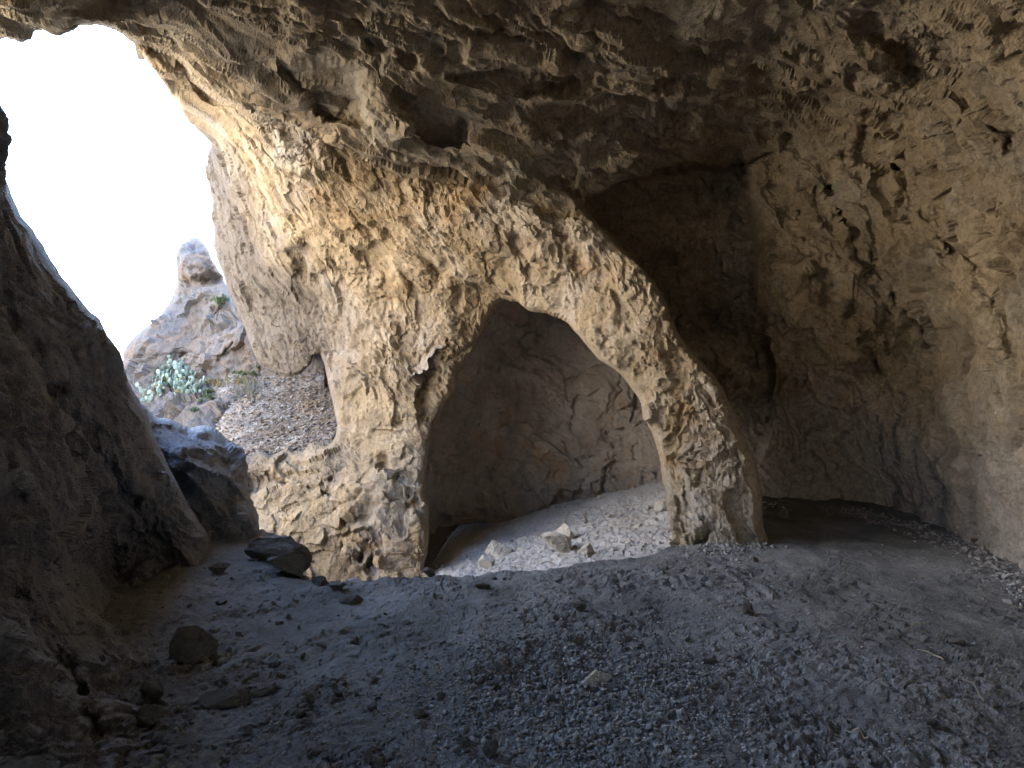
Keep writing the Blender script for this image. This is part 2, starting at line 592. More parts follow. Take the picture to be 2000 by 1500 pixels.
M_PEB = rock_material('pebble', [(0.15, 0.152, 0.155), (0.23, 0.232, 0.235), (0.34, 0.34, 0.34)], scale=14, bump=0.2, bump_scale=90, stain_amt=0.2, speck=0.35)
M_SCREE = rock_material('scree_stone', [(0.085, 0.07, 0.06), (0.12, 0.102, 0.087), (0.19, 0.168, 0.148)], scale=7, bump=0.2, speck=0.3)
M_DKSTONE = rock_material('dark_boulder', [(0.115, 0.105, 0.093), (0.165, 0.15, 0.132), (0.23, 0.21, 0.185)], scale=3, objrand=0.15, bump_scale=50, stain=(0.16, 0.11, 0.075), stain_amt=0.45, grey=(0.19, 0.19, 0.185))
M_WHSTONE = rock_material('pale_boulder', [(0.52, 0.475, 0.40), (0.62, 0.575, 0.50), (0.70, 0.66, 0.60)], scale=3, objrand=0.08, bump_scale=45, stain=(0.46, 0.33, 0.17), stain_amt=0.6, grey=(0.50, 0.50, 0.49))
M_EARTH = rock_material('sunlit_hillside', [(0.30, 0.265, 0.22), (0.38, 0.34, 0.285), (0.45, 0.41, 0.35)], scale=0.08, bump_scale=3, stain=(0.26, 0.23, 0.17), stain_amt=0.4, grey=(0.4, 0.385, 0.36))

# ------------------------------------------------------------------ ground, far hillside
def build_ground():
    r = np.concatenate([np.linspace(0.5, 60, 90), np.geomspace(62, 900, 50)])
    th = np.linspace(0, 2 * np.pi, 181)[:-1]
    Rr, T = np.meshgrid(r, th, indexing='ij')
    x = -14 + Rr * np.cos(T); y = 8 + Rr * np.sin(T)
    z = np.full_like(x, -3.2)
    z += -0.2 * sstep(6, 40, y)
    # the far side of the gully: unseen flank shaped to bounce sunlight into the cave
    wob = 1.2 * np.sin(y * 0.21) + 0.7 * np.sin(y * 0.47 + 1)
    up = np.clip((-11.0 + wob) - x, 0, None)
    top = np.interp(y, [-40, 8, 13, 16, 19, 23, 40], [9.5, 9, 8.0, 6.5, 4.0, 1.2, 0.0])
    flank = np.minimum(up * 2.2, top + 3.2 + 0.25 * np.clip(up - 5, 0, 40) * sstep(16, 6, y))
    z += flank * sstep(24, 20, y)
    P = np.stack([x.ravel(), y.ravel(), z.ravel()], 1)
    P[:, 2] += 0.5 * fbm(P * 0.25, 4, 77) * sstep(3, 12, np.abs(P[:, 0] + 10)) 
    n, m = Rr.shape
    i = np.arange(n * m).reshape(n, m)
    F = np.stack([i[:-1].ravel(), i[1:].ravel(), np.roll(i, -1, 1)[1:].ravel(), np.roll(i, -1, 1)[:-1].ravel()], 1)
    link('ground', make_mesh('ground', P, F, M_EARTH), kind='structure')


build_ground()

# ------------------------------------------------------------------ the massif over the cave (outer surface)
MASSIF = [(-5.4, -6.0), (-5.4, -3), (-5.0, -1), (-4.4, 1), (-4.3, 3), (-4.5, 5.3), (-3.3, 5.75), (-2.95, 6.4), (-3.5, 8.0), (-4.0, 10.0), (-4.2, 12.4), (-4.0, 13.5), (-4.0, 40), (45, 60), (60, 10), (40, -6.0)]


def build_massif():
    gx = np.concatenate([np.arange(-5.5, 8, 0.25), np.arange(8, 62, 1.5)])
    gy = np.concatenate([np.arange(-8, 16, 0.25), np.arange(16, 62, 1.5)])
    X, Y = np.meshgrid(gx, gy)
    poly = smooth_poly(MASSIF, 1)
    M = inside(poly, X, Y)
    d = seg_dist(poly, X, Y)
    Z = 5.2 + 1.1 * np.clip(d, 0, 1.0) + np.clip(d - 1, 0, 9) * 0.75 + 0.1 * np.clip(d - 10, 0, 60)
    Z += np.where(Y > 8, 0.8 * np.clip(Y - 8, 0, 9), 0)
    Z += 0.8 * fbm(np.stack([X.ravel(), Y.ravel(), 0 * X.ravel()], 1) * 0.35, 4, 5).reshape(X.shape) * np.clip(d, 0, 1)
    q = M[:-1, :-1] & M[:-1, 1:] & M[1:, :-1] & M[1:, 1:]
    use = np.zeros_like(M)
    use[:-1, :-1] |= q; use[:-1, 1:] |= q; use[1:, :-1] |= q; use[1:, 1:] |= q
    idx = -np.ones(X.shape, np.int64); idx[use] = np.arange(use.sum())
    V = np.stack([X[use], Y[use], Z[use]], 1)
    qi, qj = np.nonzero(q)
    F = np.stack([idx[qi, qj], idx[qi, qj + 1], idx[qi + 1, qj + 1], idx[qi + 1, qj]], 1)
    E = np.concatenate([F[:, [0, 1]], F[:, [1, 2]], F[:, [2, 3]], F[:, [3, 0]]])
    key = np.sort(E, 1); key = key[:, 0] * (len(V) + 1) + key[:, 1]
    _, inv, cnt = np.unique(key, return_inverse=True, return_counts=True)
    B = E[cnt[inv] == 1]
    bv = np.unique(B)
    remap = -np.ones(len(V), np.int64); remap[bv] = np.arange(len(bv))
    low = V[bv].copy()
    # over the cave mouth the rim is thin; elsewhere the sides run down to the ground
    mouth = (low[:, 1] > -2.5) & (low[:, 1] < 13.2) & (low[:, 0] < -2.5)
    fill_mouth = (np.abs(low[:, 0]) < 2.4) & (low[:, 1] < -4.5)      # added opening behind the camera, lets in fill light
    low[:, 2] = np.where(mouth, 5.0, np.where(fill_mouth, 4.3, -4.0))
    FF = np.stack([B[:, 1], B[:, 0], len(V) + remap[B[:, 0]], len(V) + remap[B[:, 1]]], 1)
    link('mountain', make_mesh('mountain', np.concatenate([V, low]), np.concatenate([F, FF]), M_EARTH), kind='structure')


build_massif()

# ------------------------------------------------------------------ cave floor
LIPX = [-9, -2.9, -2.35, -2.05, -1.7, -1.3, -0.6, 0.4, 1.3, 1.6, 2.0, 2.3, 2.7, 3.1, 3.5, 12]
LIPY = [6.9, 6.9, 6.5, 5.45, 5.15, 5.05, 5.12, 5.3, 5.65, 5.95, 6.3, 7.0, 8.1, 9.3, 12, 12]


def floor_base(x, y):
    z = 0.02 * np.sin(x * 0.9 + 0.4) + 0.015 * np.sin(y * 1.3 + x * 0.5)
    z = z + 0.02 * sstep(3.2, 5.2, x) + 0.05 * sstep(-1.6, -2.6, x) * sstep(5.5, 3, y)
    return z


def floor_z(x, y, detail=True):
    x = np.asarray(x, float); y = np.asarray(y, float)
    z = floor_base(x, y)
    P = np.stack([x, y, 0 * x], 1)
    z = z + 0.022 * fbm(P * 0.9, 3, 31) + 0.016 * fbm(P * 3.1, 3, 32)
    if detail:
        rough = (0.35 + 0.9 * sstep(-0.3, 0.5, fbm(P * 1.3 + 9, 2, 33))) * (1 - 0.45 * sstep(1.2, 2.6, x))
        h = 0.0010 * y * y
        z = z + rough * (0.030 * np.abs(fbm(P * 7, 4, 34, 0.6, cut=7 * h)) + 0.018 * facet(P * 12, 35) * lod(12 * h) + 0.011 * facet(P * 27, 36) * lod(27 * h))
        z = z + 0.03 * sstep(0.22, 0.06, worley(P * 3.3, 37)) * rough
    lip = np.interp(x, LIPX, LIPY) + 0.09 * perlin(P * 2.2, 38) + 0.05 * perlin(P * 6, 39)
    t = np.clip(y - lip, 0, 3)
    z = z - 1.3 * t * sstep(-0.05, 0.35, t) - 0.02 * sstep(-.3, 0, y - lip)
    return z


def build_floor():
    py = np.concatenate([np.arange(935, 1540, 2.3), np.arange(1540, 1960, 9)])
    px = axis(-500, 2500, -40, 2040, 3.2, 14)
    PX, PY = np.meshgrid(px, py)
    Y = CAMZ * FOC / (PY - CY)
    X = (PX - CX) / FOC * Y
    Z = floor_z(X.ravel(), Y.ravel()).reshape(X.shape)
    n, m = X.shape
    i = np.arange(n * m).reshape(n, m)
    F = np.stack([i[1:, :-1].ravel(), i[1:, 1:].ravel(), i[:-1, 1:].ravel(), i[:-1, :-1].ravel()], 1)
    V = np.stack([X.ravel(), Y.ravel(), Z.ravel()], 1)
    # the part behind the camera, coarser
    gx, gy = np.meshgrid(np.linspace(-7, 8, 80), np.linspace(-7, 1.62, 60))
    gz = floor_z(gx.ravel(), gy.ravel(), False) - 0.004
    V2 = np.stack([gx.ravel(), gy.ravel(), gz], 1)
    j = np.arange(80 * 60).reshape(60, 80) + len(V)
    F2 = np.stack([j[:-1, :-1].ravel(), j[:-1, 1:].ravel(), j[1:, 1:].ravel(), j[1:, :-1].ravel()], 1)
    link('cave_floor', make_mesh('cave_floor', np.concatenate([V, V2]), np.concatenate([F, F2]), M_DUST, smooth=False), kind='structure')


build_floor()

# ------------------------------------------------------------------ cave roof, alcove and right-hand wall
S_OUT = [(-1000, -900), (-680, -480), (-420, -250), (-260, -90), (-140, 30), (-60, 84), (0, 90), (28, 72), (60, 66), (130, 62), (200, 60), (236, 73), (262, 95), (340, 150), (450, 230), (560, 300),  # unseen left rim drawn up to leave an added slot for sky light
         (700, 385), (900, 440), (1050, 470), (1150, 540), (1230, 640), (1320, 800), (1370, 950), (1370, 1130), (1500, 1160), (1750, 1120), (1950, 1180), (2040, 1300), (2300, 1500),
         (2700, 1500), (2700, -900)]
S_CTRL = [(-800, -600, 2.7), (-420, -250, 3.7), (-200, -30, 4.7), (0, 90, 5.5), (200, 60, 5.5), (262, 95, 6.3), (-400, -400, 3.0), (0, -200, 3.8), (0, 20, 4.9),
          (300, 50, 5.7), (400, 130, 6.4), (500, 0, 4.9), (500, 150, 6.3), (500, 230, 7.2), (560, 300, 8.7), (340, 150, 7.2),
          (700, 120, 5.8), (700, 220, 6.6), (700, 300, 7.4), (700, 385, 8.8), (1000, 0, 4.8), (1000, 120, 5.7), (1000, 220, 6.7), (1000, 320, 7.4), (900, 430, 8.9), (1050, 450, 8.9),
          (1300, 0, 4.7), (1300, 150, 6.2), (1200, 250, 7.2), (1150, 330, 7.8), (1250, 345, 8.3), (1350, 250, 7.6), (1460, 290, 8.4), (1550, 270, 8.0),
          (1600, 0, 4.35), (1600, 150, 5.8), (1750, 250, 6.4), (2000, 0, 3.6), (2000, 200, 4.4), (1850, 120, 4.9),
          (1250, 480, 9.2), (1300, 600, 9.3), (1370, 480, 9.2), (1400, 700, 9.2), (1370, 950, 9.0), (1500, 900, 8.8), (1450, 800, 9.0), (1600, 960, 8.5), (1500, 640, 8.7),
          (1550, 350, 8.0), (1550, 450, 8.1), (1600, 550, 7.8), (1650, 650, 7.7), (1700, 740, 7.9), (1640, 850, 8.3), (1700, 985, 8.25),
          (1800, 450, 6.8), (1800, 650, 7.1), (1800, 850, 7.25), (1800, 1000, 7.3), (1900, 500, 5.8), (1900, 750, 6.2), (1900, 1030, 6.35),
          (2000, 400, 4.9), (2000, 650, 5.2), (2000, 900, 5.25), (2000, 1110, 5.3), (2000, 1300, 5.2), (1850, 350, 6.0),
          (2400, 700, 3.4), (2400, 1200, 3.6), (2400, 0, 2.7), (2400, -600, 2.0), (1000, -600, 2.7), (1600, -600, 2.5), (400, -600, 2.7), (2650, 1450, 3.0)]
S_FEAT = [
    ('recess', [(1150, 390), (1240, 350), (1330, 335), (1460, 306), (1466, 340), (1470, 430), (1470, 500), (1488, 640), (1505, 780), (1480, 900), (1200, 850)], 0.62, 8),
    ('recess', [(1458, 308), (1545, 283), (1520, 300), (1470, 318)], 0.2, 5),
    # ledges and broken blocks in the roof
    ('recess', [(545, 125), (690, 142), (700, 185), (716, 245), (640, 235), (585, 180)], 0.30, 8),
    ('recess', [(778, 182), (838, 200), (905, 222), (922, 272), (860, 285), (822, 270), (800, 232)], 0.34, 7),
    ('lump', 757, 215, 62, 36, 0.9, 0.26),
    ('recess', [(880, 150), (1010, 130), (1150, 165), (1120, 185), (980, 180)], 0.22, 10),
    ('recess', [(1010, 205), (1200, 196), (1400, 215), (1300, 250), (1050, 262)], 0.14, 14),
    ('lump', 1300, 300, 150, 22, -0.18, 0.16),
    ('lump', 1250, 188, 220, 16, -0.05, 0.14),
    ('groove', [(540, 30), (700, 90), (900, 110), (1100, 160), (1300, 150), (1500, 170)], 9, 0.16),
    ('groove', [(700, 40), (800, 120), (850, 140)], 8, 0.12),
    ('groove', [(950, 20), (1040, 110), (1110, 150)], 9, 0.15),
    ('groove', [(1150, 0), (1170, 90), (1190, 140)], 9, 0.13),
    ('groove', [(1680, 290), (1760, 330), (1830, 400), (1850, 450), (1880, 490)], 17, 0.34),
    ('groove', [(1780, 430), (1840, 490), (1846, 500)], 8, 0.13),
    ('groove', [(1900, 500), (1960, 600), (1985, 700)], 10, 0.16),
    ('groove', [(1640, 250), (1720, 250), (1790, 235)], 9, 0.15),
    ('groove', [(1500, 90), (1560, 110), (1600, 115)], 16, 0.25),
    ('groove', [(1690, 60), (1760, 110), (1790, 150)], 14, 0.22),
    ('groove', [(1850, 150), (1900, 210), (1990, 280)], 13, 0.2),
    ('groove', [(1515, 370), (1560, 430)], 14, 0.32),
    ('groove', [(1625, 375), (1640, 410)], 10, 0.25),
    ('groove', [(1645, 440), (1670, 500), (1690, 520)], 7, 0.16),
    ('groove', [(1700, 490), (1720, 540), (1750, 575)], 8, 0.18),
    ('groove', [(1600, 540), (1620, 590), (1640, 610)], 15, 0.26),
    ('lump', 1560, 560, 55, 85, 0.35, 0.22),
    ('lump', 1660, 680, 70, 50, 0.6, 0.2),
    ('groove', [(1650, 700), (1710, 720)], 9, 0.18),
    ('groove', [(1745, 940), (1752, 985)], 6, 0.18),
    ('groove', [(1800, 640), (1880, 760), (1900, 800)], 9, 0.1),
]


def split_parts(parent, V, F, mat, parts):
    for name, sel in parts:
        f = F[sel]
        u, inv = np.unique(f, return_inverse=True)
        link(name, make_mesh(name, V[u], inv.reshape(f.shape), mat, smooth=False), parent=parent)


def shell_normal_disp(V, F, d, it=10):
    d = d.copy()
    if FRONT and FRONT < len(d):
        d[FRONT:] *= 0.3
    # soften steps that are sharper than the mesh, more so where it is stretched
    cn = np.bincount(F.ravel(), minlength=len(V)) + 1e-9

    def spread(q):
        return np.bincount(F.ravel(), weights=np.repeat(q[F].mean(1), 4), minlength=len(V)) / cn
    hv = spacing(V, F) / np.linalg.norm(V - [0, 0, CAMZ], axis=1)
    d = 0.85 * d + 0.15 * spread(d)
    sm = d
    for _ in range(4):
        sm = spread(sm)
    w = np.clip((hv / np.median(hv) - 1.5) / 2.0, 0, 1)
    d = d * (1 - w) + sm * w
    N = vnormals(V, F)
    for _ in range(it):
        fm = (N[F[:, 0]] + N[F[:, 1]] + N[F[:, 2]] + N[F[:, 3]])
        A = np.zeros_like(N)
        for k in range(4):
            for c in range(3):
                A[:, c] += np.bincount(F[:, k], weights=fm[:, c], minlength=len(V))
        N = A / (np.linalg.norm(A, axis=1)[:, None] + 1e-12)
    s = ((np.array([0, 0, CAMZ]) - V) * N).sum()
    N = N * (1 if s > 0 else -1)
    return V + N * d[:, None]


def build_roof():
    V, F = rock_face(S_OUT, S_CTRL, step=2.9, feats=S_FEAT, rnd=(26, 0.35), thick=1.0)
    h = spacing(V, F)
    d_roof = rock_relief(V, h=h, strata=0.10, lin=(0.8, 0.6, -0.2), stretch=2.8, seed=100, big=0.12, mid=0.08, rough=0.045, chip=0.026, ridge=0.045, hollow=0.09, f=1.4)
    d_wall = rock_relief(V, h=h, lin=(0.32, -0.28, -0.9), stretch=2.2, seed=140, big=0.12, mid=0.10, rough=0.09, chip=0.036, pits=0.05, ridge=0.05, hollow=0.15, f=1.5)
    w = sstep(3.9, 3.2, V[:, 2] - 0.35 * np.clip(V[:, 0] - 1.2, 0, 3.5))
    # the dusty foot of the right wall is smoother
    calm = 1 - 0.5 * sstep(1.3, 0.2, V[:, 2])
    alc = 1 + 0.35 * sstep(8.6, 9.2, V[:, 1])
    d = (d_roof * (1 - w) + d_wall * w) * calm * alc
    V = shell_normal_disp(V, F, d)
    link('cave_ceiling', make_mesh('cave_ceiling', V, F, M_ROOF, smooth=False), kind='structure')


build_roof()


def build_back():
    global FRONT
    FRONT = 0
    """the rest of the chamber, behind the camera"""
    plan = [(-4.5, 0.8), (-4.4, 0.0), (-3.6, -3.0), (-1, -5), (2, -5.2), (4.2, -3.2), (5.2, 0), (5.6, 3.2)]
    p = np.array(plan)
    t = np.linspace(0, len(p) - 1, 120)
    cx = np.interp(t, np.arange(len(p)), p[:, 0]); cyy = np.interp(t, np.arange(len(p)), p[:, 1])
    zz = np.linspace(-0.6, 5.6, 50)
    T, Z = np.meshgrid(np.arange(120), zz)
    lean = np.clip((Z - 2.5) / 3.1, 0, 1) ** 2 * 1.4
    c = np.array([0.4, 0.0])
    dx = c[0] - cx[T]; dy = c[1] - cyy[T]
    L = np.hypot(dx, dy)
    V = np.stack([(cx[T] + dx / L * lean).ravel(), (cyy[T] + dy / L * lean).ravel(), Z.ravel()], 1)
    i = np.arange(120 * 50).reshape(50, 120)
    F = np.stack([i[:-1, :-1].ravel(), i[:-1, 1:].ravel(), i[1:, 1:].ravel(), i[1:, :-1].ravel()], 1)
    V = shell_normal_disp(V, F, rock_relief(V, seed=300, big=0.2, mid=0.15))
    c3 = V[F].mean(1)
    F = F[~((np.abs(c3[:, 0] - 0.4) < 0.7 * np.sqrt(np.clip(1 - ((c3[:, 2] - 0.2) / 1.7) ** 2, 0, 1))) & (c3[:, 1] < -3) & (c3[:, 2] > -0.4))]  # cuts the added fill-light opening into the unseen back wall
    c3 = V[F].mean(1)
    gx, gy = np.meshgrid(np.linspace(-4.3, 7, 80), np.linspace(-7, 3.0, 70))
    gz = 4.75 + 0.25 * fbm(np.stack([gx.ravel(), gy.ravel(), 0 * gx.ravel()], 1) * 0.7, 4, 301)
    V2 = np.stack([gx.ravel(), gy.ravel(), gz], 1)
    j = np.arange(80 * 70).reshape(70, 80) + len(V)
    F2 = np.stack([j[:-1, :-1].ravel(), j[1:, :-1].ravel(), j[1:, 1:].ravel(), j[:-1, 1:].ravel()], 1)
    link('cave_wall', make_mesh('cave_wall', np.concatenate([V, V2]), np.concatenate([F, F2]), M_ROOF), kind='structure')


build_back()

# ------------------------------------------------------------------ the lit wall with its buttress, arch and pillar
W_OUT = [(238, 62), (262, 95), (300, 140), (335, 190), (370, 240), (410, 280), (402, 298), (400, 345), (410, 400), (415, 480), (432, 540), (452, 592), (478, 650), (500, 700), (530, 722),
         (560, 735), (590, 730), (612, 702), (624, 690), (640, 740), (652, 800), (656, 850), (640, 868), (612, 860), (590, 881), (560, 869), (532, 888), (505, 875), (484, 892), (440, 896), (420, 960), (440, 1080), (560, 1260), (700, 1280), (836, 1250),
         (835, 1130), (834, 1050), (838, 985), (832, 940), (838, 880), (850, 830), (870, 790), (890, 760), (905, 720), (930, 680), (948, 650), (962, 612), (980, 586), (1000, 590), (1015, 588),
         (1035, 602), (1070, 612), (1105, 637), (1130, 660), (1150, 682), (1172, 704), (1200, 722), (1225, 747), (1245, 777), (1262, 812), (1275, 855), (1286, 902), (1293, 940), (1298, 975), (1302, 1010),
         (1312, 1050), (1306, 1085), (1300, 1140), (1400, 1170), (1500, 1100), (1492, 1030), (1488, 960), (1472, 890), (1442, 830), (1412, 760), (1380, 720), (1342, 670), (1312, 622), (1292, 575),
         (1262, 530), (1205, 470), (1150, 415), (1080, 345), (900, 240), (700, 130), (500, 60), (350, 30), (250, 30)]
W_CTRL = [(240, 60, 6.2), (262, 95, 6.4), (335, 190, 8.2), (410, 280, 10.6), (402, 345, 11.5), (415, 480, 12.0), (450, 590, 12.0), (520, 715, 11.7), (600, 725, 10.9),
          (350, 130, 7.0), (450, 220, 7.7), (550, 300, 7.9), (500, 400, 9.7), (580, 500, 9.4), (560, 620, 11.0), (610, 600, 9.6), (640, 740, 9.1), (655, 850, 8.9), (480, 300, 8.9), (480, 560, 11.4),
          (350, 30, 7.6), (500, 60, 8.0), (700, 130, 8.6), (900, 240, 8.8), (1080, 345, 8.3),
          (620, 300, 7.7), (700, 340, 7.8), (700, 450, 8.2), (700, 580, 8.6), (740, 720, 8.45), (700, 850, 8.5), (600, 900, 8.75), (500, 900, 8.9), (460, 960, 8.7), (560, 1050, 8.1), (650, 1100, 7.75), (780, 1100, 7.6),
          (835, 1000, 7.85), (838, 880, 8.1), (760, 950, 7.95), (700, 1260, 7.5), (560, 1260, 7.8),
          (880, 750, 8.4), (840, 620, 8.25), (970, 585, 8.1), (800, 450, 7.9), (900, 400, 7.6), (900, 500, 7.75), (1000, 500, 7.5), (1040, 420, 7.35), (1100, 560, 7.35), (1150, 650, 7.3), (1250, 780, 7.05), (1200, 550, 6.95), (1150, 450, 7.15),
          (1290, 680, 6.65), (1335, 665, 6.5), (1280, 850, 6.9), (1350, 850, 6.52), (1430, 850, 6.3), (1465, 880, 6.3), (1300, 1000, 6.5), (1380, 1000, 6.2), (1470, 1000, 6.15), (1315, 1090, 6.1), (1430, 1070, 6.0), (1395, 755, 6.32), (1270, 560, 6.72), (1400, 1170, 6.0)]
W_FEAT = [
    ('groove', [(600, 215), (640, 280), (690, 340)], 8, 0.15),
    ('groove', [(540, 235), (575, 265), (610, 290)], 15, 0.22),
    ('recess', [(372, 160), (410, 165), (448, 180), (440, 200), (400, 200)], 0.25, 6),
    ('groove', [(470, 300), (500, 380), (520, 420)], 8, 0.2),
    ('groove', [(600, 500), (610, 540)], 16, 0.3),
    ('groove', [(570, 455), (590, 500)], 12, 0.22),
    ('groove', [(720, 490), (745, 545)], 16, 0.2),
    ('groove', [(655, 860), (720, 890), (780, 925), (832, 945)], 5, 0.22),
    ('groove', [(800, 950), (815, 980), (830, 1020)], 4, 0.1),
    ('groove', [(1000, 470), (1030, 520), (1060, 560)], 8, 0.14),
    ('groove', [(1150, 540), (1200, 570), (1230, 640)], 9, 0.16),
    ('groove', [(1040, 380), (1100, 450), (1130, 520)], 8, 0.15),
    ('groove', [(1290, 920), (1310, 960)], 5, 0.12),
    ('groove', [(1370, 925), (1352, 950)], 5, 0.12),
    ('groove', [(1380, 1040), (1362, 1075)], 5, 0.14),
    ('groove', [(830, 505), (860, 530)], 9, 0.2),
    ('lump', 950, 535, 70, 20, 0.35, 0.14),
    ('lump', 1640, 0, 1, 1, 0, 0),
    ('recess', [(480, 930), (540, 925), (560, 945), (490, 965)], 0.25, 12),
    ('groove', [(665, 925), (655, 960)], 9, 0.15),
    ('groove', [(700, 1080), (725, 1075), (728, 1100)], 9, 0.2),
    ('groove', [(690, 960), (720, 1010), (740, 1060)], 8, 0.12),
    ('lump', 880, 640, 40, 60, 0.5, 0.18),
    ('lump', 860, 740, 40, 40, 0.2, 0.16),
    ('lump', 560, 660, 60, 50, 0.2, 0.35),
]


W_CTRL = [(a, b, c * (1 + 0.14 * float(sstep(1180, 900, a) * sstep(330, 650, b)) * (1 if a > 600 or b > 820 else 0.3))) for a, b, c in W_CTRL]


def build_arch():
    V, F = rock_face(W_OUT, W_CTRL, step=2.4, feats=W_FEAT, rnd=(22, 0.3), thick=lambda px: 2.2 - 0.35 * sstep(950, 1150, px), xfine=(230, 660, 1.15))
    h = spacing(V, F)
    d1 = rock_relief(V, h=h, lin=(0.42, 0.43, -0.8), stretch=2.1, seed=200, big=0.09, mid=0.07, rough=0.05, chip=0.036, pits=0.035, ridge=0.02, hollow=0.05, f=1.4)
    d2 = rock_relief(V, h=h, lin=(0.2, -0.15, -0.95), stretch=1.9, seed=240, big=0.05, mid=0.065, rough=0.045, chip=0.048, pits=0.03, ridge=0.022, hollow=0.04, f=1.5)
    d3 = rock_relief(V, h=h, lin=(0.3, 0.2, -0.7), stretch=1.3, seed=280, big=0.08, mid=0.12, rough=0.035, chip=0.016, pits=0.02, f=1.2)
    wp = sstep(0.2, 1.3, V[:, 0])
    wb = sstep(1.0, 0.2, V[:, 2]) * (1 - wp)
    d = d1 * (1 - wp) * (1 - wb) + d2 * wp + d3 * wb
    V = shell_normal_disp(V, F, d)
    Vl, loc = rebase(V)
    e = link('rock_arch', None, 'tan limestone wall pierced by an arch, its leg standing on the cave floor', 'rock arch', loc=loc)
    c = V[F].mean(1)
    px, py = CX + FOC * c[:, 0] / c[:, 1], CY - FOC * (c[:, 2] - CAMZ) / c[:, 1]
    leg = (px > 1060) & (py > 690 - 0.35 * (px - 1200))
    span = ~leg & (px > 965 - 0.2 * (py - 585)) & (py < 800)
    foot = ~leg & ~span & (py > 862 + 0.28 * (px - 650))
    split_parts(e, Vl, F, M_TAN, [('leg', leg), ('span', span), ('buttress', foot), ('wall_face', ~leg & ~span & ~foot)])


build_arch()

# ------------------------------------------------------------------ niche behind the arch
def niche_z(x, y):
    x = np.asarray(x, float); y = np.asarray(y, float)
    P = np.stack([x, y, 0 * x], 1)
    z = -0.72 + 0.27 * x - 0.07 * (y - 7.7) + 0.05 * fbm(P * 1.2, 3, 61) + 0.014 * facet(P * 6, 62) + 0.010 * facet(P * 15, 63) + 0.03 * np.abs(fbm(P * 6, 4, 64, 0.6))
    bank = 0.10 * sstep(1.3, 0.0, np.hypot((x - 0.9) / 1.0, (y - 8.1) / 1.2) * -1 + 2.75)
    return z + bank


def build_niche():
    gx = np.arange(-5.5, 4.2, 0.017)
    gy = np.concatenate([np.arange(5.6, 6.6, 0.1), np.geomspace(6.6, 12.5, 150)])
    X, Y = np.meshgrid(gx, gy)
    Z = niche_z(X.ravel(), Y.ravel())
    Z = Z - 1.2 * sstep(-0.9, -2.2, X.ravel())
    V = np.stack([X.ravel(), Y.ravel(), Z], 1)
    n, m = X.shape
    i = np.arange(n * m).reshape(n, m)
    F = np.stack([i[:-1, :-1].ravel(), i[:-1, 1:].ravel(), i[1:, 1:].ravel(), i[1:, :-1].ravel()], 1)
    F = F[(V[F, 0] < 0.31 * V[F, 1]).all(1)]
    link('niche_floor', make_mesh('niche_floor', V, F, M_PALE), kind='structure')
    # the domed back wall
    a = np.linspace(math.radians(-6), math.radians(178), 420)      # 0 = +x, 90 = far side
    e = np.linspace(-0.25, 1.25, 300)
    A, E = np.meshgrid(a, e)
    rx = 2.5 + 0.1 * np.cos(A); ry = 2.1
    cz = -0.9
    hz = 4.4
    r = np.where(E < 0.25, 1.0, np.sqrt(np.clip(1 - ((E - 0.25) / 1.02) ** 2, 0.0, 1)))
    X = 0.85 + rx * np.cos(A) * r; Y = 9.3 + ry * np.sin(A) * r
    Z = cz + hz * (E + 0.25) / 1.5
    # its right side runs along behind the leg of the arch
    e_ = (Z - CAMZ) / Y
    X = np.minimum(X, Y * np.interp(e_, [-0.3, -0.21, -0.125, -0.042, 0.042, 0.125, 0.25], [0.325, 0.325, 0.317, 0.275, 0.217, 0.15, 0.05]))
    X = np.maximum(X, Y * (np.interp(e_, [-0.3, -0.167, -0.108, -0.067, -0.033, 0.025, 0.083, 0.133, 0.17], [-0.139, -0.135, -0.135, -0.125, -0.108, -0.079, -0.043, -0.012, 0.01]) - 0.05))
    V = np.stack([X.ravel(), Y.ravel(), Z.ravel()], 1)
    n, m = A.shape
    i = np.arange(n * m).reshape(n, m)
    F = np.stack([i[:-1, :-1].ravel(), i[:-1, 1:].ravel(), i[1:, 1:].ravel(), i[1:, :-1].ravel()], 1)
    N = vnormals(V, F)
    c = np.array([0.85, 9.3, 1.0])
    N *= np.sign(((c - V) * N).sum(1))[:, None]
    d = rock_relief(V, lin=(0.7, 0.3, -0.5), stretch=1.6, seed=320, big=0.2, mid=0.11, rough=0.038, chip=0.014, pits=0.04, hollow=0.08)
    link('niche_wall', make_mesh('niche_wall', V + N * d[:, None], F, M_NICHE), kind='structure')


build_niche()

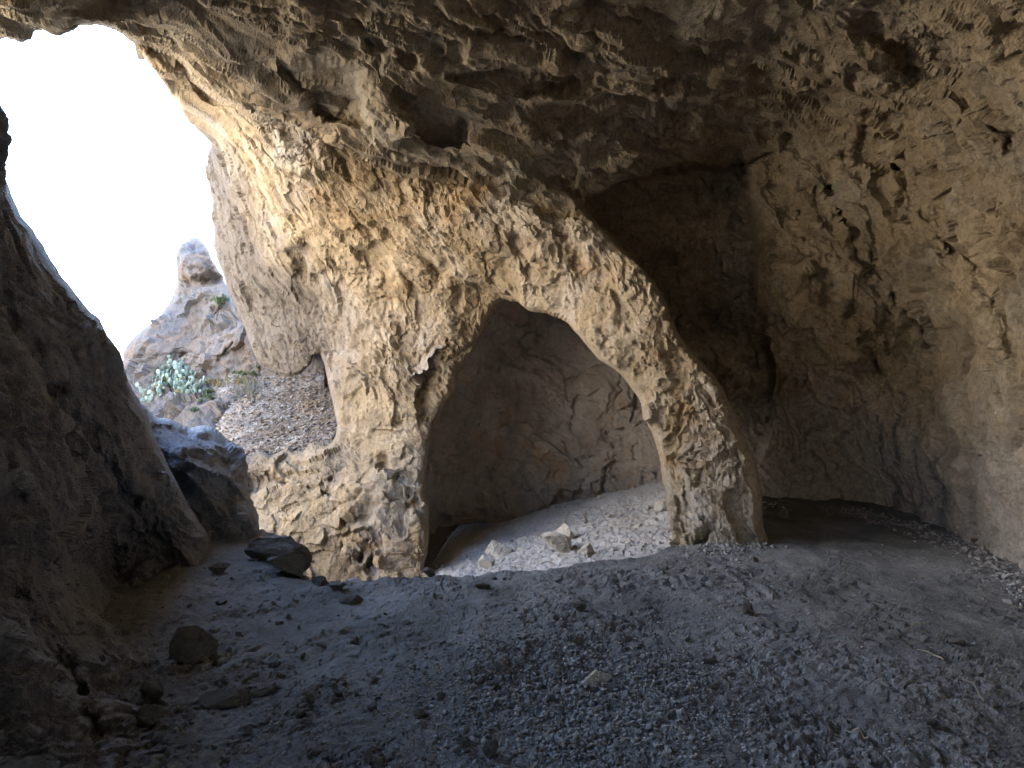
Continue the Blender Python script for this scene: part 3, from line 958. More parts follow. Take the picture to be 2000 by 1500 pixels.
# ------------------------------------------------------------------ near wall on the left and the ledge behind it
L_OUT = [(-900, -400), (-600, -250), (-350, -60), (-200, 50), (-100, 130), (-30, 174), (0, 190), (18, 222), (24, 240), (14, 275), (10, 330), (25, 370), (45, 420), (68, 446), (90, 480), (115, 520), (150, 568), (180, 606), (200, 622), (215, 652),  # unseen top at left stops below the roof for the added light slot
         (238, 688), (247, 720), (260, 758), (284, 800), (305, 850), (335, 912), (375, 985), (405, 1035), (416, 1070), (410, 1110), (390, 1160), (330, 1230), (310, 1300), (300, 1400), (290, 1600), (260, 1900), (-900, 1900)]
L_CTRL = [(-700, -250, 2.3), (-300, 0, 3.3), (0, 190, 4.0), (24, 240, 4.05), (10, 330, 4.05), (68, 446, 4.25), (150, 568, 4.45), (238, 688, 4.7), (284, 800, 5.05), (335, 912, 5.4), (405, 1035, 5.7), (410, 1090, 5.7), (300, 1130, 5.1), (215, 1135, 4.95),
          (280, 1245, 3.95), (262, 1340, 3.3), (240, 1500, 2.6), (0, 450, 3.7), (0, 700, 3.3), (0, 1000, 2.75), (0, 1300, 2.25), (0, 1500, 2.1), (100, 1300, 2.7), (120, 1480, 2.4), (150, 1000, 3.9), (150, 800, 4.15), (100, 1120, 3.4), (100, 600, 4.1), (220, 950, 4.6), (300, 1030, 5.2), (-400, 800, 2.3), (-400, 1500, 1.6), (-800, 800, 1.9), (-800, 1700, 1.3), (250, 1750, 2.0)]
L_FEAT = [
    ('groove', [(0, 940), (120, 1090), (190, 1180), (240, 1250)], 16, 0.22),
    ('lump', 90, 1060, 130, 22, 0.85, 0.16),
    ('groove', [(0, 1140), (70, 1230), (130, 1330), (200, 1450)], 14, 0.18),
    ('lump', 200, 1240, 110, 26, 0.9, 0.14),
    ('groove', [(0, 600), (60, 700), (170, 860), (260, 980), (330, 1090)], 12, 0.12),
    ('groove', [(180, 620), (210, 700), (215, 760)], 9, 0.1),
    ('lump', 270, 960, 150, 24, 0.95, 0.14),
    ('groove', [(90, 760), (150, 900), (240, 1030)], 10, 0.1),
]
K_OUT = [(250, 790), (262, 786), (284, 792), (300, 812), (345, 824), (372, 832), (400, 828), (425, 842), (450, 858), (470, 868), (480, 882), (477, 905), (482, 930), (484, 960), (492, 990), (502, 1010), (506, 1035), (505, 1120), (400, 1160), (250, 1100), (200, 900)]
K_CTRL = [(250, 790, 6.1), (300, 815, 6.3), (400, 830, 6.9), (470, 870, 7.0), (480, 930, 6.7), (505, 1035, 6.5), (420, 1060, 6.2), (340, 930, 6.05), (380, 880, 6.3), (430, 960, 6.3), (250, 1000, 5.9), (400, 1160, 5.9)]
K_FEAT = [('groove', [(440, 880), (455, 930), (440, 990)], 14, 0.2), ('groove', [(300, 890), (370, 960), (430, 1040)], 14, 0.2), ('lump', 400, 910, 60, 14, 0.5, 0.12)]


def build_left():
    V, F = rock_face(L_OUT, L_CTRL, step=2.8, feats=L_FEAT, rnd=(30, 0.4), thick=0.6)
    d = rock_relief(V, h=spacing(V, F), lin=(-0.05, 0.63, -0.77), stretch=3.0, seed=400, big=0.03, mid=0.05, rough=0.05, chip=0.026, ridge=0.035, strata=0.06, f=2.0)
    V = shell_normal_disp(V, F, d)
    Vl, loc = rebase(V)
    link('rock_wall', make_mesh('rock_wall', Vl, F, M_DARK, smooth=False), 'dark leaning rock wall filling the left edge, from floor to the sky', 'rock wall', loc=loc)
    V, F = rock_face(K_OUT, K_CTRL, step=2.6, feats=K_FEAT, rnd=(24, 0.3), thick=0.7)
    d = rock_relief(V, h=spacing(V, F) * 0.5, lin=(0.5, 0.4, -0.6), stretch=2.2, seed=430, big=0.05, mid=0.10, rough=0.07, chip=0.025)
    V = shell_normal_disp(V, F, d)
    Vl, loc = rebase(V)
    link('rock_ledge', make_mesh('rock_ledge', Vl, F, M_DARK, smooth=False), 'dark flat-topped rock ledge jutting out behind the leaning left wall', 'rock ledge', loc=loc)


build_left()

# ------------------------------------------------------------------ outside: outcrop with pinnacle, gravel slope
O_OUT = [(343, 520), (340, 500), (350, 480), (366, 472), (378, 462), (390, 467), (403, 484), (414, 505), (440, 560), (470, 600), (560, 640), (660, 660), (680, 760), (660, 800), (520, 800), (480, 860), (470, 900), (300, 900), (180, 860), (160, 800), (243, 715), (245, 690), (255, 666),
         (280, 642), (310, 616), (330, 582), (346, 550)]
O_CTRL = [(380, 470, 16.5), (345, 540, 16.3), (400, 560, 15.6), (250, 690, 15.8), (300, 690, 15.0), (350, 620, 15.6), (430, 620, 15.0), (470, 660, 14.2), (560, 700, 13.6), (640, 700, 13.2), (350, 730, 14.6), (330, 790, 13.6), (270, 780, 14.2), (440, 740, 13.9), (400, 790, 12.6), (440, 850, 11.2), (500, 760, 13.3), (300, 860, 12.5), (480, 800, 12.2), (180, 850, 14), (600, 780, 13)]
O_FEAT = [
    ('groove', [(408, 486), (425, 530), (452, 580)], 7, 0.7),
    ('groove', [(412, 545), (416, 546)], 7, 0.5),
    ('groove', [(440, 600), (430, 630), (410, 650)], 5, 0.4),
    ('groove', [(348, 545), (380, 552), (420, 556)], 6, 0.35),
    ('lump', 385, 515, 34, 28, 0.2, 0.5),
    ('lump', 420, 640, 40, 24, -0.8, 0.4),
    ('lump', 430, 690, 44, 30, -0.6, 0.5),
    ('groove', [(345, 690), (352, 692)], 8, 0.45),
    ('groove', [(430, 700), (460, 672)], 5, 0.3),
    ('lump', 335, 785, 42, 22, -0.3, 0.5),
    ('lump', 450, 785, 36, 13, -0.2, 0.4),
    ('groove', [(430, 825), (480, 795)], 4, 0.3),
    ('groove', [(255, 715), (275, 700)], 7, 0.35),
]
G_OUT = [(430, 735), (520, 722), (580, 716), (640, 712), (700, 740), (700, 860), (700, 920), (560, 925), (400, 925), (370, 880), (380, 830), (410, 780)]
G_CTRL = [(480, 745, 13.2), (560, 738, 12.9), (650, 740, 12.4), (480, 800, 11.6), (560, 800, 11.1), (650, 800, 10.8), (440, 850, 10.6), (480, 885, 9.4), (560, 880, 9.3), (650, 860, 9.4), (680, 900, 8.9), (440, 900, 9.6), (400, 850, 11.6), (430, 790, 12.6), (430, 740, 13.9), (700, 740, 12.2)]


G_CTRL = [(a, b, c * (1.1 + 0.05 * float(sstep(820, 870, b)))) for a, b, c in G_CTRL]
O_CTRL = [(a, b, c * 1.1) for a, b, c in O_CTRL]


SURF = []


def build_outside():
    V, F = rock_face(O_OUT, O_CTRL, step=2.4, feats=O_FEAT, rnd=(14, 0.8), thick=3.0, jag=3.6)
    d = rock_relief(V * 0.6, h=spacing(V, F) * 0.3, lin=(0.2, 0.2, -0.9), stretch=1.5, seed=500, big=0.22, mid=0.2, rough=0.14, chip=0.04, pits=0.08)
    V = shell_normal_disp(V, F, d)
    SURF.append(V[:FRONT])
    Vl, loc = rebase(V)
    e = link('rock_outcrop', None, 'weathered grey and ochre outcrop rising to a pinnacle outside the cave', 'rock outcrop', loc=loc)
    c = V[F].mean(1)
    top = CY - FOC * (c[:, 2] - CAMZ) / c[:, 1] < 556
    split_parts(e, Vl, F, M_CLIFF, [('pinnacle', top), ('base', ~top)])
    V, F = rock_face(G_OUT, G_CTRL, step=2.6, rnd=(2, 0.0), thick=0.8, nskirt=3)
    d = 0.05 * fbm(V * 1.1, 4, 520) + 0.02 * facet(V * 6, 521) + 0.015 * facet(V * 13, 522)
    V = shell_normal_disp(V, F, d)
    SURF.append(V[:FRONT])
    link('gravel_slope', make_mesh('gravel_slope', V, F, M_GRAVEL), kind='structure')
    return V


GRAVEL_V = build_outside()

# ------------------------------------------------------------------ stones
def ico(sub):
    bm = bmesh.new()
    bmesh.ops.create_icosphere(bm, subdivisions=sub, radius=1.0)
    V = np.array([v.co[:] for v in bm.verts]); F = np.array([[v.index for v in f.verts] for f in bm.faces])
    bm.free()
    return V, F


ICO = {k: ico(k) for k in (1, 2, 3, 4, 5)}


def stone_verts(sub, seed, dims, cuts=14, rough=0.06):
    r = np.random.default_rng(seed)
    V, F = ICO[sub]
    V = V.copy()
    for _ in range(cuts):
        n = r.normal(size=3); n /= np.linalg.norm(n)
        h = r.uniform(0.30, 0.66)
        s = V @ n
        V = V - np.outer(np.clip(s - h, 0, None), n)
    V += 0.10 * r.normal(size=3) * (V[:, :1] * V[:, 1:2])
    if sub >= 3:
        N = vnormals(V, F)
        V = V + N * (rough * 0.9 * facet(V * 2.3 + seed, seed) + rough * 0.6 * facet(V * 5.1, seed + 1) + rough * 0.25 * fbm(V * 5 + seed, 4, seed, 0.6))[:, None]
    m = np.abs(V).max(0)
    V = V / m * np.array(dims) / 2
    return V, F


def stone(name, px, py, w, h, mat, label, cat='rock', seed=0, depth=None, tilt=(0, 0, 0), zf=None, sink=0.25, Y=None, sub=4, group=None, rough=0.06, cuts=9):
    """a rock whose base is seen at (px, py); w, h = width and height in image pixels at that distance"""
    zf = zf or floor_z
    if Y is None:
        Y = CAMZ * FOC / (py - CY)
        for _ in range(6):
            z = float(zf(np.array([(px - CX) / FOC * Y]), np.array([Y]))[0])
            Y = (CAMZ - z) * FOC / (py - CY)
    x = (px - CX) / FOC * Y
    W, H = w * Y / FOC, h * Y / FOC
    Dp = depth * Y / FOC if depth else W * 0.7
    V, F = stone_verts(sub, seed, (W, Dp, H * (1 + sink)), rough=rough, cuts=cuts)
    R = np.array(mathutils.Euler(tilt).to_matrix())
    V = V @ R.T
    V[:, 2] -= V[:, 2].min()
    z = float(zf(np.array([x]), np.array([Y + Dp * 0.35]))[0])
    loc = (x, Y + Dp * 0.35, z - H * sink * 0.8)
    return link(name, make_mesh(name, V, F, mat, smooth=False), label, cat, group, loc=loc)


stone('boulder', 366, 1296, 92, 74, M_DKSTONE, 'dark angular boulder standing alone on the floor beside the left wall', seed=3, depth=80, tilt=(0.1, 0.15, 0.3), sub=5, cuts=7)
stone('rock_slab', 425, 1383, 110, 26, M_DKSTONE, 'long low dark slab half buried in front of the lone dark boulder', seed=9, depth=60, tilt=(0, -0.12, -0.1))
stone('rock_slab', 500, 1362, 80, 15, M_DKSTONE, 'thin tapering slab lying at the right end of the long low slab', seed=11, depth=35, tilt=(0, -0.1, 0.25))
stone('rock', 286, 1372, 56, 40, M_DKSTONE, 'lumpy dark rock against the foot of the left wall near the slab', seed=13)
stone('rock', 290, 1418, 64, 34, M_DKSTONE, 'low rounded dark rock below the lumpy one at the left wall', seed=14)
stone('boulder', 536, 1102, 138, 74, M_DKSTONE, 'largest dark humped boulder at the drop beside the dark ledge', seed=21, depth=80, tilt=(0.0, 0.42, 0.1), sub=5, cuts=7)
stone('boulder', 548, 1112, 90, 44, M_DKSTONE, 'middle dark boulder leaning on the largest humped one', seed=22, depth=50, tilt=(0, 0.35, 0.0))
stone('boulder', 560, 1126, 104, 40, M_DKSTONE, 'lowest flat dark boulder of the pile at the drop', seed=23, depth=50, tilt=(0, 0.15, 0.0))
stone('rock', 424, 1122, 42, 26, M_DKSTONE, 'small dark rock on the path near the foot of the left wall', seed=24)
stone('rock_slab', 688, 1179, 62, 20, M_DKSTONE, 'flat dark slab on the floor in front of the drop', seed=25, depth=50)
stone('rock', 625, 1145, 44, 20, M_DKSTONE, 'flat dark rock on the edge right of the boulder pile', seed=26, depth=40)
stone('rock', 655, 1153, 40, 15, M_STONE, 'small brown flat rock beside the edge, left of the flat slab', seed=27, depth=34)
stone('rock', 682, 1137, 50, 16, M_WHSTONE, 'pale flat stone on the edge below the lit wall', seed=28, depth=30)
stone('boulder', 876, 1122, 88, 38, M_DKSTONE, 'dark brown boulder on the edge at the left foot of the arch', seed=29, depth=60, sub=5)
stone('rock', 838, 1128, 30, 18, M_DKSTONE, 'small dark rock touching the left end of the edge boulder', seed=30)
stone('rock', 942, 1150, 34, 12, M_DKSTONE, 'thin dark stone on the floor just in front of the edge boulder', seed=31)
stone('rock', 1166, 1352, 62, 28, M_WHSTONE, 'pale wedge-shaped stone lying among the pebbles in the middle', seed=33, depth=40, tilt=(0, 0.12, -0.15))
stone('rock', 1466, 1201, 30, 20, M_DKSTONE, 'small brown rock alone on the dusty floor right of centre', seed=34)
stone('rock', 952, 1485, 44, 36, M_DKSTONE, 'rounded dark rock at the bottom edge near the centre', seed=35)
stone('rock', 716, 1494, 28, 30, M_DKSTONE, 'pointed dark rock at the bottom left of centre', seed=36, tilt=(0, 0.2, 0))
stone('rock', 740, 1500, 26, 26, M_DKSTONE, 'blunt dark rock right beside the pointed one at the bottom', seed=37)
stone('rock', 905, 1462, 36, 18, M_STONE, 'flat grey rock left of the rounded dark rock at bottom', seed=38)
stone('rock', 580, 1400, 40, 24, M_DKSTONE, 'dark clod on the floor right of the thin slab', seed=39)
stone('rock', 605, 1378, 28, 18, M_STONE, 'grey clod just behind the dark clod near the thin slab', seed=40)
stone('rock', 728, 1390, 24, 16, M_DKSTONE, 'small dark rock between the clods and the pebble field', seed=41)
stone('rock', 816, 1404, 24, 20, M_DKSTONE, 'small dark rock at the left border of the pebble field', seed=42)
stone('rock', 1128, 1262, 26, 20, M_DKSTONE, 'small dark stone above the pale wedge stone', seed=43)
stone('rock', 1400, 1352, 30, 18, M_DKSTONE, 'dark lump on the right border of the pebble field', seed=44)
stone('rock', 1385, 1298, 34, 14, M_STONE, 'flat grey stone at the upper right of the pebble field', seed=45)
stone('rock', 1130, 1196, 34, 14, M_DKSTONE, 'brownish lump on the floor beyond the pebble field', seed=46)
stone('rock', 1535, 1012, 26, 20, M_STONE, 'small block at the foot of the alcove beside the arch leg', seed=47)
stone('rock', 1475, 1098, 16, 12, M_DKSTONE, 'little dark stone in front of the arch leg', seed=48)
stone('rock', 1880, 1262, 36, 14, M_STONE, 'low lump on the dusty floor near the right wall', seed=49)
stone('rock', 1918, 1062, 30, 12, M_DKSTONE, 'dark stone at the foot of the right wall', seed=50)
stone('rock', 1515, 1418, 24, 16, M_STONE, 'round grey pebble rock on dust right of the pebble field', seed=51)
# pale rocks in the niche
nz = dict(zf=niche_z, sink=0.15)
stone('rock', 968, 1092, 66, 36, M_WHSTONE, 'pale rock at the left on the niche floor, larger of two', seed=61, **nz)
stone('rock', 948, 1108, 38, 28, M_WHSTONE, 'smaller pale rock in front of the left pale niche rock', seed=62, **nz)
stone('boulder', 1096, 1083, 78, 40, M_WHSTONE, 'largest pale boulder with an ochre underside in the niche', seed=63, sub=5, **nz)
stone('rock', 1104, 1056, 52, 36, M_WHSTONE, 'pale rock perched behind the largest pale niche boulder', seed=64, **nz)
stone('rock', 1146, 1090, 40, 26, M_WHSTONE, 'low pale rock at the right end of the largest niche boulder', seed=65, **nz)
stone('rock', 1294, 1001, 30, 27, M_WHSTONE, 'pale block against the inner side of the arch leg', seed=66, **nz)
stone('rock', 1144, 1024, 12, 22, M_WHSTONE, 'tiny upright pale stone on the niche floor', seed=67, **nz)
NICHE_LAB = ['flat pale stone on the niche floor below the block at the leg', 'flat pale stone midway along the back of the niche floor', 'pale stone nearest the arch leg on the front niche floor',
             'little pale stone just left of the largest niche boulder', 'little pale stone right of the low pale niche rock', 'little pale stone between the two groups of niche rocks',
             'farthest pale stone, against the back wall of the niche', 'little pale stone left of the block at the arch leg']
for k, (px, py, w, h) in enumerate([(1250, 1030, 22, 9), (1190, 1012, 20, 8), (1230, 1060, 18, 9), (1060, 1100, 16, 8), (1200, 1085, 14, 8), (1015, 1075, 14, 7), (1175, 975, 16, 7), (1265, 995, 14, 7)]):
    stone('stone', px, py, w, h, M_WHSTONE, NICHE_LAB[k], 'stone', seed=70 + k, sub=3, group='small stones on the niche floor', **nz)

# scattered single stones on the cave floor: shared shapes, one object each
base_meshes = []
for k in range(14):
    V, F = stone_verts(3, 900 + k, (1.0, random.uniform(0.6, 0.95), random.uniform(0.35, 0.7)), rough=0.07)
    V[:, 2] -= V[:, 2].min()
    base_meshes.append(make_mesh('stone', V, F, M_STONE if k % 3 else M_DKSTONE, smooth=False))


def wall_clear(x, y):
    """inside the chamber, clear of the walls"""
    left = np.interp(y, [1.5, 2.6, 3.3, 3.95, 4.9, 5.3, 6.5], [-1.55, -1.6, -1.95, -2.25, -3.1, -2.8, -2.35])
    right = np.interp(y, [1.5, 5.3, 6.4, 7.3, 8.2], [3.6, 4.3, 4.65, 4.75, 4.6])
    lip = np.interp(x, LIPX, LIPY)
    return (x > left + 0.1) & (x < right - 0.1) & (y < lip - 0.05) & ~((np.abs(x - 1.95) < 0.65) & (np.abs(y - 6.5) < 0.75))


n_st = 0
loose = []
while n_st < 230:
    py = random.uniform(1000, 1500); px = random.uniform(180, 1990)
    Y = CAMZ * FOC / (py - CY); x = (px - CX) / FOC * Y
    if not bool(wall_clear(np.array([x]), np.array([Y]))[0]):
        continue
    s = random.choice([random.uniform(0.02, 0.035), random.uniform(0.025, 0.05), random.uniform(0.03, 0.075)])
    if px > 1450 and random.random() < 0.55:
        continue
    z = float(floor_z(np.array([x]), np.array([Y]))[0])
    o = link('stone', base_meshes[n_st % 14], 'small loose stone', 'stone', 'loose stones on the cave floor',
             loc=(x, Y, z - s * 0.1), rot=(random.uniform(-.25, .25), random.uniform(-.25, .25), random.uniform(0, 6.28)), scale=(s, s, s * random.uniform(0.7, 1.1)))
    loose.append((o, x, Y, 'grey' if (n_st % 14) % 3 else 'dark'))
    n_st += 1


# each loose stone is told apart by the landmark it lies nearest to
MARKS = [(366, 1296, 'lone dark boulder'), (440, 1383, 'long low slab'), (536, 1102, 'boulder pile at the drop'), (424, 1122, 'small rock on the path'), (688, 1179, 'flat dark slab'),
         (876, 1122, 'brown edge boulder'), (1166, 1352, 'pale wedge stone'), (1466, 1201, 'brown rock right of centre'), (952, 1485, 'rounded rock at bottom centre'), (728, 1494, 'two rocks at bottom left'),
         (590, 1390, 'pair of clods'), (816, 1404, 'rock left of the pebbles'), (1128, 1262, 'dark stone above the wedge'), (1400, 1352, 'dark lump right of pebbles'), (1130, 1196, 'brownish lump beyond the pebbles'),
         (1535, 1020, 'block beside the arch leg'), (1880, 1262, 'low lump near right wall'), (1818, 1284, 'bent pale twig'), (1672, 1440, 'short straight twig'), (1515, 1418, 'round grey pebble rock')]
ORD = ['nearest', 'second nearest', 'third nearest', 'fourth nearest', 'fifth nearest', 'sixth nearest', 'seventh nearest', 'eighth nearest', 'ninth nearest', 'tenth nearest', 'eleventh nearest', 'twelfth nearest', 'thirteenth nearest', 'farthest']
buckets = {}
for o, x, y, colour in loose:
    best = min(MARKS, key=lambda m: math.hypot(x - (m[0] - CX) / FOC * (CAMZ * FOC / (m[1] - CY)), y - CAMZ * FOC / (m[1] - CY)))
    my = CAMZ * FOC / (best[1] - CY); mx = (best[0] - CX) / FOC * my
    dx, dy = x - mx, y - my
    side = ('right of' if dx > 0 else 'left of') if abs(dx) > abs(dy) else ('behind' if dy > 0 else 'in front of')
    buckets.setdefault((best[2], side, colour), []).append((math.hypot(dx, dy), o))
for (mark, side, colour), lst in buckets.items():
    for k, (_, o) in enumerate(sorted(lst, key=lambda p: p[0])):
        o['label'] = 'small %s loose stone, %s %s the %s' % (colour, ORD[min(k, 13)], side, mark)


def pebbles(name, X, Y, Z, S, mat, label, cat, flat=(0.45, 0.8), sub=1):
    protos = []
    for k in range(12):
        V, F = stone_verts(sub, 1200 + k, (1, random.uniform(0.6, 0.95), random.uniform(*flat)), cuts=7)
        protos.append((V, F))
    VV, FF, off = [], [], 0
    r = np.random.default_rng(5)
    n = len(X)
    kind = r.integers(0, 12, n)
    ang = r.uniform(0, 6.283, n); t1 = r.normal(0, 0.28, n); t2 = r.normal(0, 0.28, n)
    for k in range(12):
        m = np.nonzero(kind == k)[0]
        V, F = protos[k]
        c, s = np.cos(ang[m]), np.sin(ang[m])
        x = V[None, :, 0] * c[:, None] - V[None, :, 1] * s[:, None]
        y = V[None, :, 0] * s[:, None] + V[None, :, 1] * c[:, None]
        z = V[None, :, 2] + x * t1[m][:, None] + y * t2[m][:, None]
        P = np.stack([x, y, z], -1) * S[m][:, None, None] + np.stack([X[m], Y[m], Z[m]], -1)[:, None, :]
        VV.append(P.reshape(-1, 3))
        FF.append((F[None] + (np.arange(len(m)) * len(V))[:, None, None] + off).reshape(-1, 3))
        off += len(m) * len(V)
    link(name, make_mesh(name, np.concatenate(VV), np.concatenate(FF), mat, smooth=False), label, cat, kind='stuff')


def build_pebbles():
    r = np.random.default_rng(11)
    px = r.uniform(150, 2000, 60000); py = 750 + 1920 / np.sqrt(r.uniform(1 / (750 / 1920.0) ** -2, 1, 60000) * 1.0 + 0) * 0 + r.uniform(250, 760, 60000) ** 1.0
    Y = CAMZ * FOC / (py - CY); X = (px - CX) / FOC * Y
    P2 = np.stack([px / 260, py / 130, 0 * px], 1)
    core = np.exp(-(((px - 1130 - (py - 1300) * 0.1) / 300) ** 2) - ((py - 1370) / 165) ** 2)
    dens = 0.13 + 1.0 * core + 0.22 * perlin(P2, 8)
    dens = dens * np.where(px > 1500, 0.55, 1.0)
    ok = wall_clear(X, Y) & (r.uniform(0, 1, len(X)) < dens * (Y / 3.6) ** 0.3)
    X, Y, core = X[ok][:19000], Y[ok][:19000], core[ok][:19000]
    S = np.exp(r.normal(math.log(0.0125), 0.42, len(X))) * (0.8 + 0.75 * core)
    S = np.clip(S, 0.006, 0.042)
    # rubble along the foot of the right wall and round the leg of the arch
    foot = np.array([(2.0, 5.75), (2.35, 6.1), (1.7, 5.7), (4.3, 8.0), (4.6, 7.2), (4.7, 6.3), (4.35, 5.3), (3.9, 4.4)])
    t = np.concatenate([r.uniform(0, 1.98, 500), r.uniform(3, 6.99, 1500)])
    i0 = t.astype(int); ft = (t - i0)[:, None]
    fp = foot[i0] * (1 - ft) + foot[i0 + 1] * ft + r.normal(0, 0.13, (2000, 2)) - np.where(t > 2.5, 1, 0)[:, None] * np.abs(r.normal(0, 0.12, (2000, 1))) * [1, 0.2]
    X = np.concatenate([X, fp[:, 0]]); Y = np.concatenate([Y, fp[:, 1]])
    S = np.concatenate([S, np.clip(np.exp(r.normal(math.log(0.022), 0.55, 2000)), 0.008, 0.08)])
    Z = floor_z(X, Y) + S * 0.12
    pebbles('pebbles', X, Y, Z, S, M_PEB, 'grey pebbles strewn over the middle of the cave floor', 'pebbles')
    # lip edge stones
    # gravel outside
    idx = r.integers(0, len(GRAVEL_V), 9000)
    G = GRAVEL_V[idx] + r.normal(0, 0.02, (9000, 3)) * [1, 1, 0]
    S = np.clip(np.exp(r.normal(math.log(0.05), 0.45, 9000)), 0.02, 0.14)
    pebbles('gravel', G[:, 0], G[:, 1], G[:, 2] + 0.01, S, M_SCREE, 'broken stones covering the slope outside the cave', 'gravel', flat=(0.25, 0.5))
    # niche grit
    X = r.uniform(-1.2, 3.0, 6500); Y = r.uniform(6.7, 11.4, 6500)
    S = np.clip(np.exp(r.normal(math.log(0.017), 0.55, 6500)), 0.007, 0.06)
    pebbles('grit', X, Y, niche_z(X, Y) + S * 0.1, S, M_PALE, 'pale grit strewn over the floor of the niche', 'grit')


build_pebbles()

# ------------------------------------------------------------------ twigs on the floor
M_TWIG = plain_material('dry_twig', [(0.3, (0.20, 0.16, 0.11)), (0.7, (0.36, 0.31, 0.24))], 30)


def twig(px, py, L, ang, label, seed, thick=0.006):
    r = random.Random(seed)
    Y = CAMZ * FOC / (py - CY); x0 = (px - CX) / FOC * Y
    n, k = 9, 6
    V, F = [], []
    for i in range(n):
        t = i / (n - 1) - 0.5
        x = t * L * math.cos(ang) + r.uniform(-1, 1) * L * 0.025
        y = t * L * math.sin(ang) + r.uniform(-1, 1) * L * 0.025
        z = float(floor_z(np.array([x0 + x]), np.array([Y + y]))[0]) + 0.008 + 0.012 * math.sin(math.pi * (t + .5))
        rr = thick * (1 - 0.6 * (t + 0.5))
        for j in range(k):
            a = 6.283 * j / k
            V.append((x - math.sin(ang) * rr * math.cos(a), y + math.cos(ang) * rr * math.cos(a), z + rr * math.sin(a)))
    for i in range(n - 1):
        for j in range(k):
            F.append((i * k + j, i * k + (j + 1) % k, (i + 1) * k + (j + 1) % k, (i + 1) * k + j))
    link('twig', make_mesh('twig', np.array(V), np.array(F), M_TWIG), label, 'twig', 'twigs on the cave floor', loc=(x0, Y, 0))


twig(1818, 1284, 0.16, 1.9, 'bent pale twig standing out on the dust near the right wall', 1)
twig(1672, 1440, 0.10, 2.2, 'short straight twig on the dust at the lower right', 2)
twig(1790, 1232, 0.22, 0.35, 'long thin dark twig lying on the dust at the right', 3, 0.004)
twig(1905, 1350, 0.26, 1.2, 'curved twig among trampled dust at the lower right corner', 4, 0.004)

# ------------------------------------------------------------------ plants outside
M_PAD = plain_material('cactus_pad', [(0.3, (0.11, 0.155, 0.12)), (0.7, (0.18, 0.225, 0.185))], 6, 0.55, 0.25)
M_PADB = plain_material('withered_pad', [(0.3, (0.08, 0.07, 0.035)), (0.7, (0.14, 0.12, 0.06))], 6, 0.7, 0.2)
M_STRAW = plain_material('straw_grass', [(0.3, (0.16, 0.13, 0.06)), (0.7, (0.26, 0.215, 0.115))], 6, 0.8, 0.1)
M_GREEN = plain_material('green_grass', [(0.3, (0.055, 0.08, 0.03)), (0.7, (0.10, 0.13, 0.055))], 6, 0.7, 0.1)
M_GREYBUSH = plain_material('grey_twigs', [(0.3, (0.12, 0.115, 0.095)), (0.7, (0.18, 0.175, 0.145))], 6, 0.9, 0.1)


SV = np.concatenate(SURF)
SPX, SPY = CX + FOC * SV[:, 0] / SV[:, 1], CY - FOC * (SV[:, 2] - CAMZ) / SV[:, 1]


def root(px, py):
    """the point of the outside rock or gravel found at that image pixel"""
    d = (SPX - px) ** 2 + (SPY - py) ** 2
    k = np.nonzero(d < 25)[0]
    if len(k) == 0:
        k = np.array([d.argmin()])
    return SV[k[SV[k, 1].argmin()]].astype(float)


def pad_mesh(mat):
    V, F = [], []
    n, m = 12, 6
    for i in range(m + 1):
        ph = math.pi * i / m
        for j in range(n):
            a = 2 * math.pi * j / n
            w = 0.42 * math.sin(ph) * (1.0 + 0.25 * -math.cos(ph))
            V.append((w * math.cos(a), 0.085 * math.sin(ph) * math.sin(a), 0.5 - 0.5 * math.cos(ph)))
    for i in range(m):
        for j in range(n):
            F.append((i * n + j, i * n + (j + 1) % n, (i + 1) * n + (j + 1) % n, (i + 1) * n + j))
    return make_mesh('pad', np.array(V), np.array(F), mat)


PADS = [pad_mesh(M_PAD), pad_mesh(M_PADB)]


def cactus(px, py, w, h, npads, label, seed, brown=0.05):
    r = random.Random(seed)
    base = mathutils.Vector(root(px, py))
    e = link('prickly_pear', None, label, 'cactus', 'prickly pears on the outcrop', loc=base)
    nodes = []
    for k in range(npads):
        s = r.uniform(0.10, 0.155)
        if k < npads * 0.5 or not nodes:
            p = mathutils.Vector(root(px + r.gauss(0, w / 3), py + r.gauss(0, h / 3))) - base - mathutils.Vector((0, 0, 0.03))
        else:
            q, qs, qr = r.choice(nodes)
            p = q + qr.to_matrix() @ mathutils.Vector((r.uniform(-.25, .25) * qs, 0, qs * r.uniform(0.8, 0.95)))
        rot = mathutils.Euler((r.uniform(-.5, .5), r.uniform(-.7, .7), r.uniform(0, 6.28)))
        nodes.append((p, s, rot))
        if r.random() < brown:
            link('withered_pad', PADS[1], 'brown withered pad', parent=e, loc=p, rot=rot, scale=(s, s, s))
        else:
            link('pad', PADS[0], parent=e, loc=p, rot=rot, scale=(s, s, s))
    return e


cactus(352, 748, 36, 24, 84, 'dense blue-green prickly pear in the middle of the cactus patch', 1)
cactus(322, 745, 30, 22, 56, 'blue-green prickly pear left of the middle of the patch', 2)
cactus(372, 758, 24, 18, 46, 'low prickly pear at the right end of the cactus patch', 3, 0.08)
cactus(302, 764, 26, 14, 30, 'prickly pear with some brown pads at the lower left', 4, 0.2)
cactus(286, 776, 14, 12, 20, 'small prickly pear at the sky-side edge of the outcrop', 5, 0.25)
cactus(345, 716, 26, 16, 40, 'prickly pear at the top of the patch under a dark hole', 6)


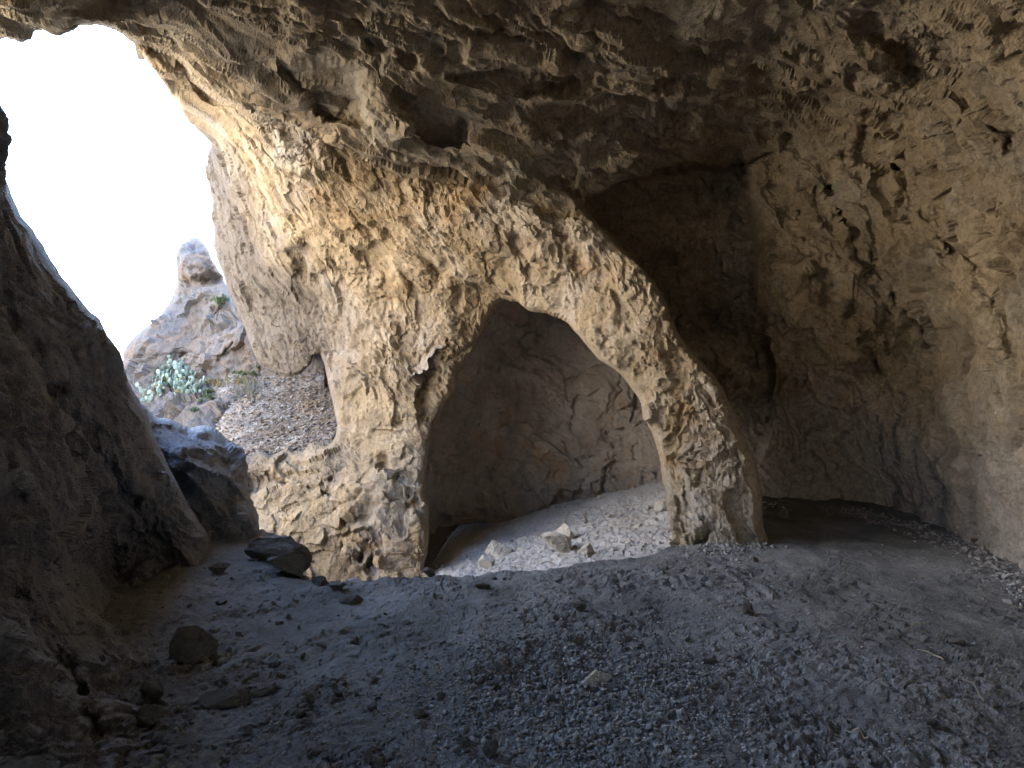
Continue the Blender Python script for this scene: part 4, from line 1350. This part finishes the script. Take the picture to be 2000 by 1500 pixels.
def tuft(name, px, py, w, h, height, n, mat, label, cat, seed, droop=0.5, blade=0.008):
    r = np.random.default_rng(seed)
    base = root(px, py)
    V, F = [], []
    for c in range(max(6, n // 22)):
        cb = root(px + r.normal(0, w / 3), py + r.normal(0, h / 3)) - base - [0, 0, 0.02]
        ch = height * r.uniform(0.45, 1.0)
        for k in range(22):
            an = r.uniform(0, 6.283)
            out = np.array([math.cos(an), math.sin(an), 0]) * r.uniform(0.1, 1.0) * ch * 0.8
            b = cb + np.array([r.normal(0, 0.02), r.normal(0, 0.02), 0])
            hh = ch * r.uniform(0.45, 1.0)
            side = np.array([-math.sin(an), math.cos(an), 0]) * blade
            s = len(V)
            for i in range(4):
                t = i / 3
                p = b + out * t ** 1.5 + np.array([0, 0, hh * (t - droop * t * t * t)])
                wdt = side * (1 - t * 0.85)
                V.append(p - wdt); V.append(p + wdt)
            for i in range(3):
                F.append((s + 2 * i, s + 2 * i + 1, s + 2 * i + 3, s + 2 * i + 2))
    link(name, make_mesh(name, np.array(V), np.array(F), mat), label, cat, loc=base)


tuft('grass_tuft', 470, 742, 34, 12, 0.34, 520, M_STRAW, 'straw-coloured grass tuft at the top left of the gravel slope', 'grass tuft', 1)
tuft('grass_tuft', 418, 748, 40, 16, 0.30, 520, M_STRAW, 'yellowish grass tuft between the cacti and the gravel', 'grass tuft', 2)
tuft('grass_tuft', 474, 728, 40, 7, 0.24, 420, M_GREEN, 'bright green grass tuft above the straw grass', 'grass tuft', 3, 0.6)
tuft('grass_tuft', 408, 772, 26, 14, 0.24, 380, M_GREEN, 'green grass tuft hanging in the crack below the yellow grass', 'grass tuft', 4, 0.7)
tuft('grass_tuft', 380, 798, 10, 3, 0.2, 320, M_GREEN, 'small green grass tuft on the rock below the cacti', 'grass tuft', 5, 0.6)
tuft('dry_bush', 482, 765, 28, 14, 0.5, 420, M_GREYBUSH, 'pale leafless bush at the left border of the gravel', 'bush', 6, 0.1, 0.004)
tuft('dry_bush', 315, 728, 26, 16, 0.5, 420, M_GREYBUSH, 'grey leafless bush behind the prickly pears', 'bush', 7, 0.1, 0.005)
tuft('green_bush', 430, 584, 24, 10, 0.26, 360, M_GREEN, 'small green bush high in the crack of the outcrop', 'bush', 8, 0.3, 0.009)
